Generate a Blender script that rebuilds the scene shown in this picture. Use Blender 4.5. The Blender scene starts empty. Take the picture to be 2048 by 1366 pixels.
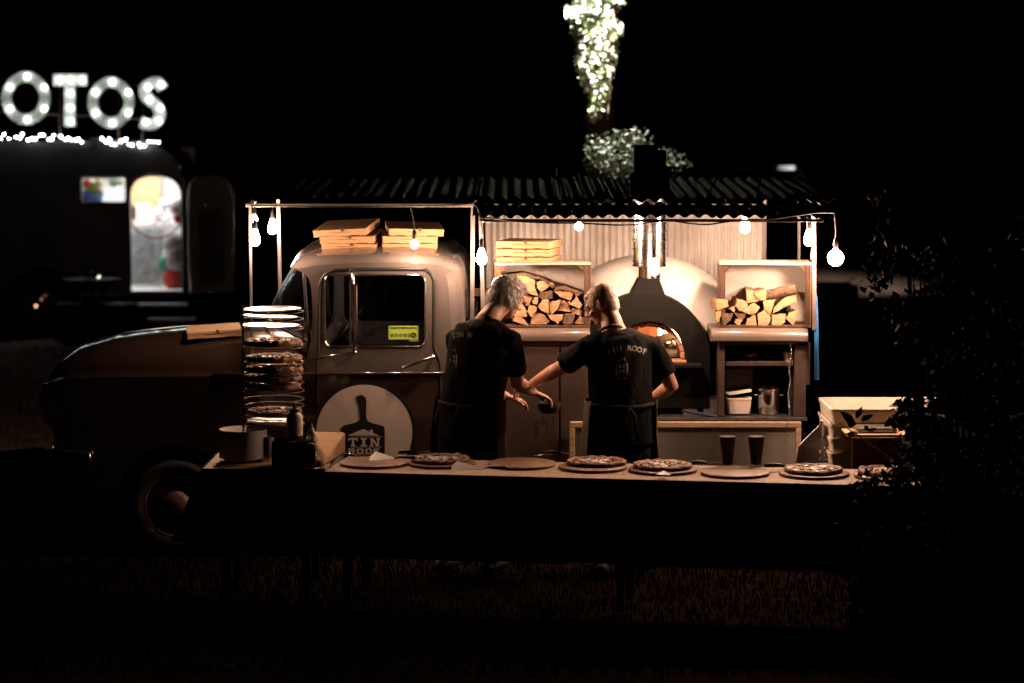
import bpy, bmesh, math, random
import numpy as np
from mathutils import Vector, Matrix
from mathutils.geometry import tessellate_polygon
from mathutils.bvhtree import BVHTree
from mathutils import noise as mnoise

random.seed(7); RNG = np.random.default_rng(7)
S = bpy.context.scene
PI = math.pi
# ------------------------------------------------------------------ camera, world, exposure
CAMH, FPX = 2.83, 4836.0
PITCH = math.atan((683 - 200) / FPX)
cam = bpy.data.cameras.new('camera'); camo = bpy.data.objects.new('camera', cam)
S.collection.objects.link(camo); S.camera = camo
camo.location = (0, 0, CAMH); camo.rotation_euler = (PI / 2 - PITCH, 0, 0)
cam.sensor_width = 36; cam.lens = FPX * 36 / 2048
cam.clip_start = .1; cam.clip_end = 500
cam.dof.use_dof = True; cam.dof.focus_distance = 14.75; cam.dof.aperture_fstop = 1.5
w = bpy.data.worlds.new('World'); S.world = w; w.use_nodes = True
nt = w.node_tree; bg = nt.nodes['Background']
sky = nt.nodes.new('ShaderNodeTexSky'); sky.sky_type = 'NISHITA'; sky.sun_disc = False
sky.sun_elevation = math.radians(0.5); sky.sun_rotation = math.radians(200)
nt.links.new(sky.outputs[0], bg.inputs[0]); bg.inputs[1].default_value = 0.00008
S.view_settings.view_transform = 'Standard'; S.view_settings.look = 'None'
S.view_settings.exposure = 0.0; S.view_settings.gamma = 1.0; S.view_settings.use_curve_mapping = False
S.render.engine = 'CYCLES'
S.cycles.use_denoising = True
S.cycles.max_bounces = 6; S.cycles.diffuse_bounces = 2; S.cycles.glossy_bounces = 4
S.cycles.transparent_max_bounces = 12; S.cycles.sample_clamp_indirect = 6
S.cycles.caustics_reflective = False; S.cycles.caustics_refractive = False
BULB = (1.0, 0.60, 0.395)
BULB_STRENGTH = 800.0

def at(px, py, Y):
    v = (683 - py) / FPX; u = (px - 1024) / FPX
    c, s = math.cos(PITCH), math.sin(PITCH)
    dy, dz = c + v * s, -s + v * c
    t = Y / dy
    return Vector((u * t, Y, CAMH + dz * t))
def X(px, Y): return at(px, 683, Y).x
def Zp(py, Y): return at(1024, py, Y).z

# ------------------------------------------------------------------ materials
MATS = {}
def mat(name, col, rough=.6, metal=0., var=.15, scale=8., bump=0., bscale=40., coat=0., emit=None, es=0., trans=0., ior=1.45, spec=None, col2=None, stretch=None, sub=0., sheen=0., aniso=0.):
    if name in MATS: return MATS[name]
    m = bpy.data.materials.new(name); m.use_nodes = True; MATS[name] = m
    n = m.node_tree.nodes; l = m.node_tree.links; b = n['Principled BSDF']
    b.inputs['Roughness'].default_value = rough; b.inputs['Metallic'].default_value = metal
    b.inputs['Coat Weight'].default_value = coat; b.inputs['Coat Roughness'].default_value = .06
    b.inputs['Transmission Weight'].default_value = trans; b.inputs['IOR'].default_value = ior
    if spec is not None: b.inputs['Specular IOR Level'].default_value = spec
    if sub: b.inputs['Subsurface Weight'].default_value = sub; b.inputs['Subsurface Radius'].default_value = (.02, .008, .004)
    if sheen: b.inputs['Sheen Weight'].default_value = sheen
    if emit: b.inputs['Emission Color'].default_value = (*emit, 1); b.inputs['Emission Strength'].default_value = es
    tc = n.new('ShaderNodeTexCoord'); mp = n.new('ShaderNodeMapping')
    l.new(tc.outputs['Object'], mp.inputs[0])
    if stretch: mp.inputs['Scale'].default_value = stretch
    no = n.new('ShaderNodeTexNoise'); no.inputs['Scale'].default_value = scale; no.inputs['Detail'].default_value = 6
    l.new(mp.outputs[0], no.inputs['Vector'])
    r = n.new('ShaderNodeValToRGB')
    c2 = col2 if col2 else tuple(c * (1 - var) for c in col); c1 = col if col2 else tuple(min(1, c * (1 + var)) for c in col)
    r.color_ramp.elements[0].position = .35; r.color_ramp.elements[1].position = .65
    r.color_ramp.elements[0].color = (*c2, 1); r.color_ramp.elements[1].color = (*c1, 1)
    l.new(no.outputs[0], r.inputs[0]); l.new(r.outputs[0], b.inputs['Base Color'])
    mr = n.new('ShaderNodeMapRange'); mr.inputs[3].default_value = max(0, rough - .06); mr.inputs[4].default_value = min(1, rough + .1)
    l.new(no.outputs[0], mr.inputs[0]); l.new(mr.outputs[0], b.inputs['Roughness'])
    if bump:
        n2 = n.new('ShaderNodeTexNoise'); n2.inputs['Scale'].default_value = bscale; n2.inputs['Detail'].default_value = 5
        l.new(mp.outputs[0], n2.inputs['Vector'])
        bp = n.new('ShaderNodeBump'); bp.inputs['Strength'].default_value = bump; bp.inputs['Distance'].default_value = .01
        l.new(n2.outputs[0], bp.inputs['Height']); l.new(bp.outputs[0], b.inputs['Normal'])
    return m
def pane_mat(name, tint=(1, 1, 1), refl=1.0, ior=1.5, rough=.02):
    if name in MATS: return MATS[name]
    m = bpy.data.materials.new(name); m.use_nodes = True; MATS[name] = m
    n = m.node_tree.nodes; l = m.node_tree.links; n.remove(n['Principled BSDF'])
    t = n.new('ShaderNodeBsdfTransparent'); t.inputs[0].default_value = (*tint, 1)
    g = n.new('ShaderNodeBsdfGlossy'); g.inputs['Roughness'].default_value = rough
    lw = n.new('ShaderNodeLayerWeight'); lw.inputs[0].default_value = .5; pw = n.new('ShaderNodeMath'); pw.operation = 'POWER'; pw.inputs[1].default_value = 4.
    F0 = ((ior - 1) / (ior + 1)) ** 2; f = n.new('ShaderNodeMapRange'); f.inputs[3].default_value = F0 * refl; f.inputs[4].default_value = 1.
    l.new(lw.outputs['Facing'], pw.inputs[0]); l.new(pw.outputs[0], f.inputs[0])
    mx = n.new('ShaderNodeMixShader'); l.new(f.outputs[0], mx.inputs[0]); l.new(t.outputs[0], mx.inputs[1]); l.new(g.outputs[0], mx.inputs[2])
    l.new(mx.outputs[0], n['Material Output'].inputs[0]); return m
def emis(name, col, s):
    if name in MATS: return MATS[name]
    m = bpy.data.materials.new(name); m.use_nodes = True; MATS[name] = m
    n = m.node_tree.nodes; l = m.node_tree.links; n.remove(n['Principled BSDF'])
    e = n.new('ShaderNodeEmission'); e.inputs[0].default_value = (*col, 1); e.inputs[1].default_value = s
    l.new(e.outputs[0], n['Material Output'].inputs[0]); return m

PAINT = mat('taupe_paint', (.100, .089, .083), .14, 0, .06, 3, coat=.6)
BONNETP = mat('shaded_bonnet_paint', (.028, .017, .013), .16, 0, .06, 3, coat=1.)  # same truck paint, the dim light on the bonnet put into its colour
LOWERP = mat('shaded_wing_paint', (.024, .014, .011), .18, 0, .1, 3, coat=.9)  # truck paint darkened for wings and nose, shade put into the colour
def shaded_below(name, split):  # one truck paint, darkened below the split to stand for shade
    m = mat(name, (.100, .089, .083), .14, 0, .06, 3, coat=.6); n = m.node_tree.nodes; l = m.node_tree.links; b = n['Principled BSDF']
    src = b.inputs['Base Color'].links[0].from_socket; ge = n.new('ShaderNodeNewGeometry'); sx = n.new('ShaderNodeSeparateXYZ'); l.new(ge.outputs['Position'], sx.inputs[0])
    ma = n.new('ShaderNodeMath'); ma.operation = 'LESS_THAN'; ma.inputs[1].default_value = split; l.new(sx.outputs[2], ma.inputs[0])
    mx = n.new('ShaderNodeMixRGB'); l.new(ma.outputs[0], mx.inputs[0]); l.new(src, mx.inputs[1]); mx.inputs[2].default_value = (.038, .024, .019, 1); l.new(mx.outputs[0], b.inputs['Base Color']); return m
SHADEDLOW = shaded_below('shaded_below_paint', Zp(746, 15.0))
PAINTD = mat('taupe_panel_paint', (.052, .036, .030), .42, 0, .1, 6, bump=.05, bscale=60)
RUBBER = mat('black_rubber', (.012, .012, .012), .55)
TYRE = mat('tyre_rubber', (.014, .010, .009), .8, bump=.2)
CHROME = mat('chrome', (.62, .6, .58), .16, 1., .05)
CHARD = 0
STEEL = mat('brushed_steel', (.50, .48, .46), .30, 1., .12, 5, bump=.05, bscale=90, stretch=(1, 1, .15))
GALV = mat('galvanised_steel', (.17, .155, .15), .42, .6, .16, 7)
GALVW = mat('galvanised_sheet', (.86, .84, .82), .36, .12, .10, 5, bump=.04)
ROOFM = mat('dark_roof_sheet', (.004, .004, .0055), .48, 0, .25, 4, spec=.005)
KRAFT = mat('kraft_card', (.32, .19, .095), .75, 0, .07, 12, bump=.06, bscale=120)
KRAFTI = mat('kraft_shadow_slot', (.06, .035, .018), .9)
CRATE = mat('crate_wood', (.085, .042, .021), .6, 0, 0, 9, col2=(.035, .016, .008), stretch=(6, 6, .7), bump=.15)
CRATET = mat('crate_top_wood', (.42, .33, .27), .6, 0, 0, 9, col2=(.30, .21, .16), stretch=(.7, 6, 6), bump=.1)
WHITEP = mat('white_panel', (.72, .68, .64), .5, 0, .04)
LOGEND = mat('split_wood_pale', (.52, .33, .18), .75, 0, 0, 22, col2=(.30, .17, .085), stretch=(1, .2, 2.5), bump=.35, bscale=70)
LOGSIDE = mat('split_wood_side', (.34, .20, .11), .75, 0, 0, 10, col2=(.20, .11, .055), stretch=(5, .5, 5), bump=.3)
BARK = mat('bark', (.16, .095, .055), .9, 0, 0, 20, col2=(.05, .028, .018), stretch=(3, 1, 3), bump=.8, bscale=50)
DOMEW = mat('white_render', (.92, .89, .86), .5, 0, .03, 3, bump=.05, bscale=30, coat=.12)
FLAPS = mat('flap_steel', (.46, .41, .36), .27, .55, .12, 4, bump=.05, bscale=60, stretch=(1, 1, .2))
_b = FLAPS.node_tree.nodes['Principled BSDF']; _b.inputs['Anisotropic'].default_value = .92; _b.inputs['Metallic'].default_value = .85; _tg = FLAPS.node_tree.nodes.new('ShaderNodeTangent'); _tg.direction_type = 'RADIAL'; _tg.axis = 'X'; FLAPS.node_tree.links.new(_tg.outputs[0], _b.inputs['Tangent'])
BLACKM = mat('matt_black_metal', (.006, .0055, .005), .65, .0, .2, 20, bump=.1, bscale=200, spec=.12)
OVENB = mat('fire_brick', (.50, .27, .16), .85, 0, .2, 16, bump=.3)
BLACKC = mat('black_cloth', (.004, .004, .004), .95, 0, .2, 30, bump=.2, bscale=200, spec=.1)
TSHIRT = mat('black_tshirt', (.0055, .0048, .0047), .95, 0, .2, 20, bump=.3, bscale=300, spec=.12)
TROUS = mat('dark_trousers', (.006, .0055, .005), .95, spec=.1)
APRON = mat('olive_apron', (.10, .075, .045), .9, 0, .2, 25, bump=.3, bscale=200)
SKIN = mat('skin', (.50, .265, .19), .48, 0, .22, 22, sub=.12, bump=.08, bscale=90)
HAIRG = mat('grey_hair', (.66, .61, .57), .4, 0, 0, 30, col2=(.26, .225, .20), stretch=(1, 1, .25), bump=.5, bscale=90)
HAIRR = mat('sandy_hair', (.62, .47, .36), .5, 0, 0, 40, col2=(.28, .19, .135), bump=.5, bscale=160)
TWOOD = mat('table_wood', (.47, .32, .21), .6, 0, 0, 5, col2=(.33, .21, .13), stretch=(.6, 8, 8), bump=.06)
BOARD = mat('round_board_wood', (.32, .17, .09), .42, 0, 0, 7, col2=(.15, .07, .035), stretch=(1, 7, 1), bump=.05)
CRUST = mat('pizza_crust', (.42, .18, .06), .6, 0, 0, 26, col2=(.05, .016, .007), bump=.6, bscale=60)
SAUCE = mat('tomato_topping', (.26, .03, .012), .32, 0, 0, 34, col2=(.07, .012, .006), bump=.8, bscale=70, spec=.7)
CHEESE = mat('melted_cheese', (.88, .74, .60), .22, 0, .10, 30, bump=.4, bscale=60)
CHAR = mat('charred_topping', (.035, .022, .014), .5, 0, .4, 30, bump=.8)
CHINA = mat('white_china', (.27, .25, .24), .25, 0, .03)
PLASTIC = mat('milky_plastic', (.78, .68, .60), .4, 0, .05, sub=.1)
BLUE = mat('blue_cloth', (.01, .13, .38), .7)
GREEN = mat('lime_sticker', (.42, .62, .10), .5, 0, .02)
INK = mat('black_print', (.008, .008, .008), .5, 0, 0)
SIGNW = mat('cream_print', (.60, .53, .49), .5, 0, .05, 90)
PRINT = mat('white_shirt_print', (.36, .32, .26), .8, 0, .1, 60)
PRINTF = mat('faded_shirt_print', (.13, .11, .085), .8, 0, .4, 60)
STOUT = mat('stout_beer', (.002, .001, .001), .3, 0, .1, spec=.1)
DARKOBJ = mat('dark_plastic', (.02, .018, .017), .35)
WINGLASS = pane_mat('window_glass', (.75, .75, .78))
SHIELD = pane_mat('windscreen_glass', (.55, .60, .68), ior=2.6, rough=.14)
CLEAR = pane_mat('clear_glass', (.9, .88, .85))
GLOW = emis('glowing_bulb', BULB, BULB_STRENGTH)
COOLGLOW = emis('cool_bulb', (.88, 1.0, .94), 12.0)

# ------------------------------------------------------------------ geometry collector
class G:
    def __init__(s): s.v = []; s.f = []; s.mi = []; s.M = None
    def add(s, vs, fs, mi=0):
        o = len(s.v)
        s.v += [Vector(v) for v in vs]; s.f += [tuple(i + o for i in f) for f in fs]; s.mi += [mi] * len(fs); return s
    def box(s, c, d, R=None, mi=0):
        x, y, z = d[0] / 2, d[1] / 2, d[2] / 2
        vs = [Vector((a, b, e)) for a in (-x, x) for b in (-y, y) for e in (-z, z)]
        if R is not None: vs = [R @ v for v in vs]
        vs = [v + Vector(c) for v in vs]
        return s.add(vs, [(0, 1, 3, 2), (4, 6, 7, 5), (0, 4, 5, 1), (2, 3, 7, 6), (0, 2, 6, 4), (1, 5, 7, 3)], mi)
    def bb(s, a, b, mi=0):
        a, b = Vector(a), Vector(b)
        return s.box((a + b) / 2, [abs(q) for q in (b - a)], mi=mi)
    def tube(s, pts, r, n=10, ref=None, caps='flat', mi=0, closed=False):
        pts = [Vector(p) for p in pts]; m = len(pts)
        rr = r if isinstance(r, list) else [r] * m
        rr = [q if isinstance(q, (list, tuple)) else (q, q) for q in rr]
        if caps == 'round' and not closed:
            d0 = (pts[0] - pts[1]).normalized(); d1 = (pts[-1] - pts[-2]).normalized()
            P, R_ = [], []
            for k in (1.0, .7, .35):
                q = math.sqrt(max(0.02, 1 - k * k)); P.append(pts[0] + d0 * k * min(rr[0])); R_.append((rr[0][0] * q, rr[0][1] * q))
            E, RE = [], []
            for k in (.35, .7, 1.0):
                q = math.sqrt(max(0.02, 1 - k * k)); E.append(pts[-1] + d1 * k * min(rr[-1])); RE.append((rr[-1][0] * q, rr[-1][1] * q))
            pts = P + pts + E; rr = R_ + rr + RE; m = len(pts)
        o = len(s.v); prev = None
        for i, p in enumerate(pts):
            if closed: t = pts[(i + 1) % m] - pts[i - 1]
            else: t = pts[min(i + 1, m - 1)] - pts[max(i - 1, 0)]
            t = t.normalized()
            if ref is not None: a = Vector(ref)
            elif prev is not None: a = prev
            else: a = Vector((0, 0, 1)) if abs(t.z) < .9 else Vector((1, 0, 0))
            a = a - t * a.dot(t)
            if a.length < 1e-5: a = t.orthogonal()
            a.normalize(); b = t.cross(a); prev = a
            for k in range(n):
                th = 2 * PI * k / n
                s.v.append(p + a * math.cos(th) * rr[i][0] + b * math.sin(th) * rr[i][1])
        for i in range(m if closed else m - 1):
            j = (i + 1) % m
            for k in range(n):
                s.f.append((o + i * n + k, o + i * n + (k + 1) % n, o + j * n + (k + 1) % n, o + j * n + k)); s.mi.append(mi)
        if not closed and caps:
            s.f.append(tuple(o + k for k in range(n))[::-1]); s.f.append(tuple(o + (m - 1) * n + k for k in range(n))); s.mi += [mi, mi]
        return s
    def lathe(s, prof, c=(0, 0, 0), n=32, axis='z', mi=0, wob=None):
        o = len(s.v); c = Vector(c)
        for i, (r, h) in enumerate(prof):
            for k in range(n):
                th = 2 * PI * k / n; q = r * (wob(th, i) if wob else 1)
                p = Vector((q * math.cos(th), q * math.sin(th), h))
                if axis == 'y': p = Vector((p.x, h, p.y))
                if axis == 'x': p = Vector((h, p.x, p.y))
                s.v.append(c + p)
        for i in range(len(prof) - 1):
            for k in range(n):
                s.f.append((o + i * n + k, o + i * n + (k + 1) % n, o + (i + 1) * n + (k + 1) % n, o + (i + 1) * n + k)); s.mi.append(mi)
        if prof[0][0] > 1e-5: s.f.append(tuple(o + k for k in range(n))[::-1]); s.mi.append(mi)
        if prof[-1][0] > 1e-5: s.f.append(tuple(o + (len(prof) - 1) * n + k for k in range(n))); s.mi.append(mi)
        return s
    def rings(s, rs, cap=True, closed=True, mi=0):
        o = len(s.v); n = len(rs[0])
        for r in rs: s.v += [Vector(p) for p in r]
        for i in range(len(rs) - 1):
            for k in range(n if closed else n - 1):
                s.f.append((o + i * n + k, o + i * n + (k + 1) % n, o + (i + 1) * n + (k + 1) % n, o + (i + 1) * n + k)); s.mi.append(mi)
        if cap:
            s.f.append(tuple(o + k for k in range(n))[::-1]); s.f.append(tuple(o + (len(rs) - 1) * n + k for k in range(n))); s.mi += [mi, mi]
        return s
    def plate(s, outer, holes, fn, t0, t1, mi=0):
        """2-D outline with holes, fn(a, b, t) -> point, t0 / t1 front and back."""
        loops = [outer] + list(holes); flat = [p for lp in loops for p in lp]
        tris = tessellate_polygon([[Vector((p[0], p[1], 0)) for p in lp] for lp in loops])
        N = len(flat)
        vs = [fn(p[0], p[1], t0) for p in flat] + [fn(p[0], p[1], t1) for p in flat]
        fs = [tuple(t) for t in tris] + [tuple(i + N for i in t)[::-1] for t in tris]
        o = 0
        for lp in loops:
            n = len(lp)
            fs += [(o + k, o + (k + 1) % n, o + (k + 1) % n + N, o + k + N) for k in range(n)]
            o += n
        return s.add(vs, fs, mi)
    def sphere(s, c, r, n=14, m=9, mi=0):
        r = r if isinstance(r, (list, tuple)) else (r, r, r); c = Vector(c); rs = []
        for i in range(m + 1):
            a = -PI / 2 + PI * i / m; q = max(math.cos(a), .01)
            rs.append([c + Vector((r[0] * q * math.cos(2 * PI * k / n), r[1] * q * math.sin(2 * PI * k / n), r[2] * math.sin(a))) for k in range(n)])
        return s.rings(rs, mi=mi)
    def rot(s, R, start=0, c=(0, 0, 0)):
        c = Vector(c)
        for i in range(start, len(s.v)): s.v[i] = c + R @ (s.v[i] - c)
        return s

def root_of(o):
    while o.parent is not None: o = o.parent
    return o
def mesh_from(name, g, mats, smooth=False, fix=True):
    me = bpy.data.meshes.new(name)
    me.from_pydata([tuple(v) for v in g.v], [], g.f)
    for m in (mats if isinstance(mats, (list, tuple)) else [mats]): me.materials.append(m)
    me.polygons.foreach_set('material_index', g.mi)
    if fix:
        b = bmesh.new(); b.from_mesh(me); bmesh.ops.recalc_face_normals(b, faces=b.faces); b.to_mesh(me); b.free()
    if smooth:
        me.polygons.foreach_set('use_smooth', [True] * len(me.polygons))
        if smooth != 'all':
            try: me.set_sharp_from_angle(angle=math.radians(smooth if isinstance(smooth, (int, float)) and smooth > 1 else 40))
            except Exception: pass
    return me
def obj(name, g, mats, parent=None, smooth=False, world=False, bevel=0, seg=2, fix=True):
    """world=True: the collector holds world coordinates; they are shifted to the parent's root (or to the object's own base)."""
    if world:
        if parent is not None: off = root_of(parent).location.copy()
        else:
            xs = [v.x for v in g.v]; ys = [v.y for v in g.v]; zs = [v.z for v in g.v]
            off = Vector(((min(xs) + max(xs)) / 2, (min(ys) + max(ys)) / 2, min(zs)))
        for i in range(len(g.v)): g.v[i] = g.v[i] - off
    me = mesh_from(name, g, mats, smooth, fix)
    o = bpy.data.objects.new(name, me); S.collection.objects.link(o)
    if parent is not None: o.parent = parent
    elif world: o.location = off
    if bevel:
        md = o.modifiers.new('edge', 'BEVEL'); md.width = bevel; md.segments = seg; md.limit_method = 'ANGLE'; md.angle_limit = math.radians(35)
    return o
def tag(o, label=None, cat=None, group=None, kind=None):
    if label: o['label'] = label
    if cat: o['category'] = cat
    if group: o['group'] = group
    if kind: o['kind'] = kind
    return o
def thing(name, loc, label, cat, group=None, rz=0.):
    o = bpy.data.objects.new(name, None); S.collection.objects.link(o); o.empty_display_size = .1
    o.location = loc; o.rotation_euler = (0, 0, rz); return tag(o, label, cat, group)
def dup(root, loc, rz=None, label=None, rot=None, scale=None):
    def rec(o, p):
        c = o.copy(); S.collection.objects.link(c); c.parent = p
        for ch in list(o.children): rec(ch, c)
        return c
    c = rec(root, None); c.location = loc
    if rz is not None: c.rotation_euler = (0, 0, rz)
    if rot is not None: c.rotation_euler = rot
    if scale is not None: c.scale = (scale,) * 3
    if label: c['label'] = label
    return c
def remesh(g, voxel, smooth_it=3, disp=None, name='tmp'):
    me = mesh_from(name, g, [], False, True); o = bpy.data.objects.new(name, me); S.collection.objects.link(o)
    md = o.modifiers.new('r', 'REMESH'); md.mode = 'VOXEL'; md.voxel_size = voxel
    ms = o.modifiers.new('s', 'SMOOTH'); ms.factor = .5; ms.iterations = smooth_it
    dg = bpy.context.evaluated_depsgraph_get(); ev = o.evaluated_get(dg)
    m2 = bpy.data.meshes.new_from_object(ev)
    n = len(m2.vertices); co = np.empty(n * 3); m2.vertices.foreach_get('co', co); co = co.reshape(-1, 3)
    if disp:
        no = np.empty(n * 3); m2.vertices.foreach_get('normal', no); no = no.reshape(-1, 3)
        d = np.array([disp(Vector(p)) for p in co]); co = co + no * d[:, None]
        m2.vertices.foreach_set('co', co.ravel())
    m2.polygons.foreach_set('use_smooth', [True] * len(m2.polygons))
    bpy.data.objects.remove(o)
    return m2
def link_mesh(name, me, m, parent=None, loc=None):
    me.name = name; me.materials.clear(); me.materials.append(m)
    o = bpy.data.objects.new(name, me); S.collection.objects.link(o)
    if parent is not None:
        o.parent = parent
        r = root_of(parent).location; me.transform(Matrix.Translation(-r))
    return o
def rect(x0, y0, x1, y1, r=0, n=5):
    """rounded rectangle, any axis sense"""
    if r <= 0: return [(x0, y0), (x1, y0), (x1, y1), (x0, y1)]
    xa, xb, ya, yb = min(x0, x1), max(x0, x1), min(y0, y1), max(y0, y1); out = []
    for cx, cy, a0 in ((xb - r, yb - r, 0), (xa + r, yb - r, 90), (xa + r, ya + r, 180), (xb - r, ya + r, 270)):
        for k in range(n + 1):
            a = math.radians(a0 + 90 * k / n); out.append((cx + r * math.cos(a), cy + r * math.sin(a)))
    return out
def smooth_path(pts, k=6, closed=False):
    P = [Vector(p) for p in pts]; n = len(P); out = []
    for i in range(n if closed else n - 1):
        p0, p1, p2, p3 = (P[(i - 1) % n], P[i], P[(i + 1) % n], P[(i + 2) % n]) if closed else (P[max(i - 1, 0)], P[i], P[i + 1], P[min(i + 2, n - 1)])
        for j in range(k):
            t = j / k
            out.append(.5 * ((2 * p1) + (p2 - p0) * t + (2 * p0 - 5 * p1 + 4 * p2 - p3) * t * t + (3 * p1 - p0 - 3 * p2 + p3) * t ** 3))
    if not closed: out.append(P[-1])
    return out
def text_geo(body, size, extrude=0.0, bold=0.0, align='CENTER', sx=1.0):
    cu = bpy.data.curves.new('txt', 'FONT'); cu.body = body; cu.size = size; cu.extrude = extrude; cu.offset = bold; cu.align_x = align
    cu.resolution_u = 3
    o = bpy.data.objects.new('txt', cu); S.collection.objects.link(o)
    dg = bpy.context.evaluated_depsgraph_get(); dg.update(); me = bpy.data.meshes.new_from_object(o.evaluated_get(dg))
    vs = [Vector((v.co.x * sx, v.co.y, v.co.z)) for v in me.vertices]; fs = [tuple(p.vertices) for p in me.polygons]
    bpy.data.objects.remove(o); bpy.data.meshes.remove(me); return vs, fs
def add_text(g, body, size, fn, **k):
    vs, fs = text_geo(body, size, **k); return g.add([fn(v) for v in vs], fs)


# ================================================================== SETTING
def build_ground():
    m = bpy.data.materials.new('grass_ground'); m.use_nodes = True
    n = m.node_tree.nodes; l = m.node_tree.links; b = n['Principled BSDF']; b.inputs['Roughness'].default_value = .95; b.inputs['Specular IOR Level'].default_value = 0.
    tc = n.new('ShaderNodeTexCoord')
    n1 = n.new('ShaderNodeTexNoise'); n1.inputs['Scale'].default_value = .5; n1.inputs['Detail'].default_value = 8
    n2 = n.new('ShaderNodeTexNoise'); n2.inputs['Scale'].default_value = 14; n2.inputs['Detail'].default_value = 8
    l.new(tc.outputs['Object'], n1.inputs['Vector']); l.new(tc.outputs['Object'], n2.inputs['Vector'])
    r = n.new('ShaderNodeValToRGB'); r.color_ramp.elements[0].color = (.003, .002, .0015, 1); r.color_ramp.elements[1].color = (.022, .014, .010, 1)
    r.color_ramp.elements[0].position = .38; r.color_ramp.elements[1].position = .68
    mx = n.new('ShaderNodeMath'); mx.operation = 'ADD'; mm = n.new('ShaderNodeMath'); mm.operation = 'MULTIPLY'; mm.inputs[1].default_value = .5
    l.new(n1.outputs[0], mx.inputs[0]); l.new(n2.outputs[0], mx.inputs[1]); l.new(mx.outputs[0], mm.inputs[0]); l.new(mm.outputs[0], r.inputs[0])
    l.new(r.outputs[0], b.inputs['Base Color'])
    bp = n.new('ShaderNodeBump'); bp.inputs['Strength'].default_value = .7; bp.inputs['Distance'].default_value = .03
    l.new(n2.outputs[0], bp.inputs['Height']); l.new(bp.outputs[0], b.inputs['Normal'])
    g = G(); N = 60
    xs = [(-1 + 2 * i / N) for i in range(N + 1)]
    xs = [80 * q * abs(q) for q in xs]; ys = [-10 + 180 * (j / N) ** 1.6 for j in range(N + 1)]
    vs = [(x, y, .03 * mnoise.noise(Vector((x * .4, y * .4, 0))) - .03) for y in ys for x in xs]
    fs = [(j * (N + 1) + i, j * (N + 1) + i + 1, (j + 1) * (N + 1) + i + 1, (j + 1) * (N + 1) + i) for j in range(N) for i in range(N)]
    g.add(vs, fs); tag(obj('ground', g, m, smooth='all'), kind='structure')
    # grass blades
    def blades(name, n, x0, x1, y0, y1, h, matr):
        x = RNG.uniform(x0, x1, n); y = RNG.uniform(y0, y1, n); a = RNG.uniform(0, 2 * PI, n); hh = h * RNG.uniform(.4, 1.1, n); wd = .004 + .003 * RNG.random(n)
        lx = RNG.normal(0, .35, n) * hh; ly = RNG.normal(0, .35, n) * hh
        P = np.empty((n, 3, 3)); ca, sa = np.cos(a) * wd, np.sin(a) * wd
        P[:, 0] = np.stack([x - ca, y - sa, np.full(n, -.03)], 1); P[:, 1] = np.stack([x + ca, y + sa, np.full(n, -.03)], 1); P[:, 2] = np.stack([x + lx, y + ly, hh], 1)
        me = bpy.data.meshes.new(name); me.from_pydata(P.reshape(-1, 3).tolist(), [], np.arange(3 * n).reshape(-1, 3).tolist()); me.materials.append(matr)
        o = bpy.data.objects.new(name, me); S.collection.objects.link(o); return o
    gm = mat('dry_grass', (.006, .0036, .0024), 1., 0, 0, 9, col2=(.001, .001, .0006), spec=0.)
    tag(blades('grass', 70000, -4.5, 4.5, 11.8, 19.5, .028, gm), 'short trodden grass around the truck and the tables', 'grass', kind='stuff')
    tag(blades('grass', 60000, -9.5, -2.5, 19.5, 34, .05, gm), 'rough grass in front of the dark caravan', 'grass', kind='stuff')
build_ground()
g = G(); NX = 24
vs = [(-10.5 + 7.6 * i / NX, 19.3 + 9.0 * j / NX + 1.2 * mnoise.noise(Vector((i * .55, 4, 1))) + .4 * mnoise.noise(Vector((i * 1.9, 8, 1))), .010 + .012 * mnoise.noise(Vector((i * .7, j * .7, 2)))) for j in range(NX + 1) for i in range(NX + 1)]
g.add(vs, [(j * (NX + 1) + i, j * (NX + 1) + i + 1, (j + 1) * (NX + 1) + i + 1, (j + 1) * (NX + 1) + i) for j in range(NX) for i in range(NX)])
tag(obj('bright_ground_patch', g, mat('brightened_ground', (.34, .26, .24), .95, 0, 0, 30, col2=(.10, .075, .07), bump=1., bscale=60, spec=0.), smooth='all'), kind='structure')  # lighter ground laid here, its colour standing for the sign's light

# ================================================================== TRUCK
YN, YF = 15.0, 16.8           # near and far side planes of the truck
YC = (YN + YF) / 2
truck = thing('pizza_truck', (X(850, YC), YC, 0), 'vintage taupe pickup truck fitted out as a pizza kitchen under a corrugated roof', 'truck')
def pt(px, py, Y=YN): return at(px, py, Y)
def side(px, py, inset=0.):   # px on the near side plane -> (x, z)
    p = at(px, py, YN); return (p.x, p.z)

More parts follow.
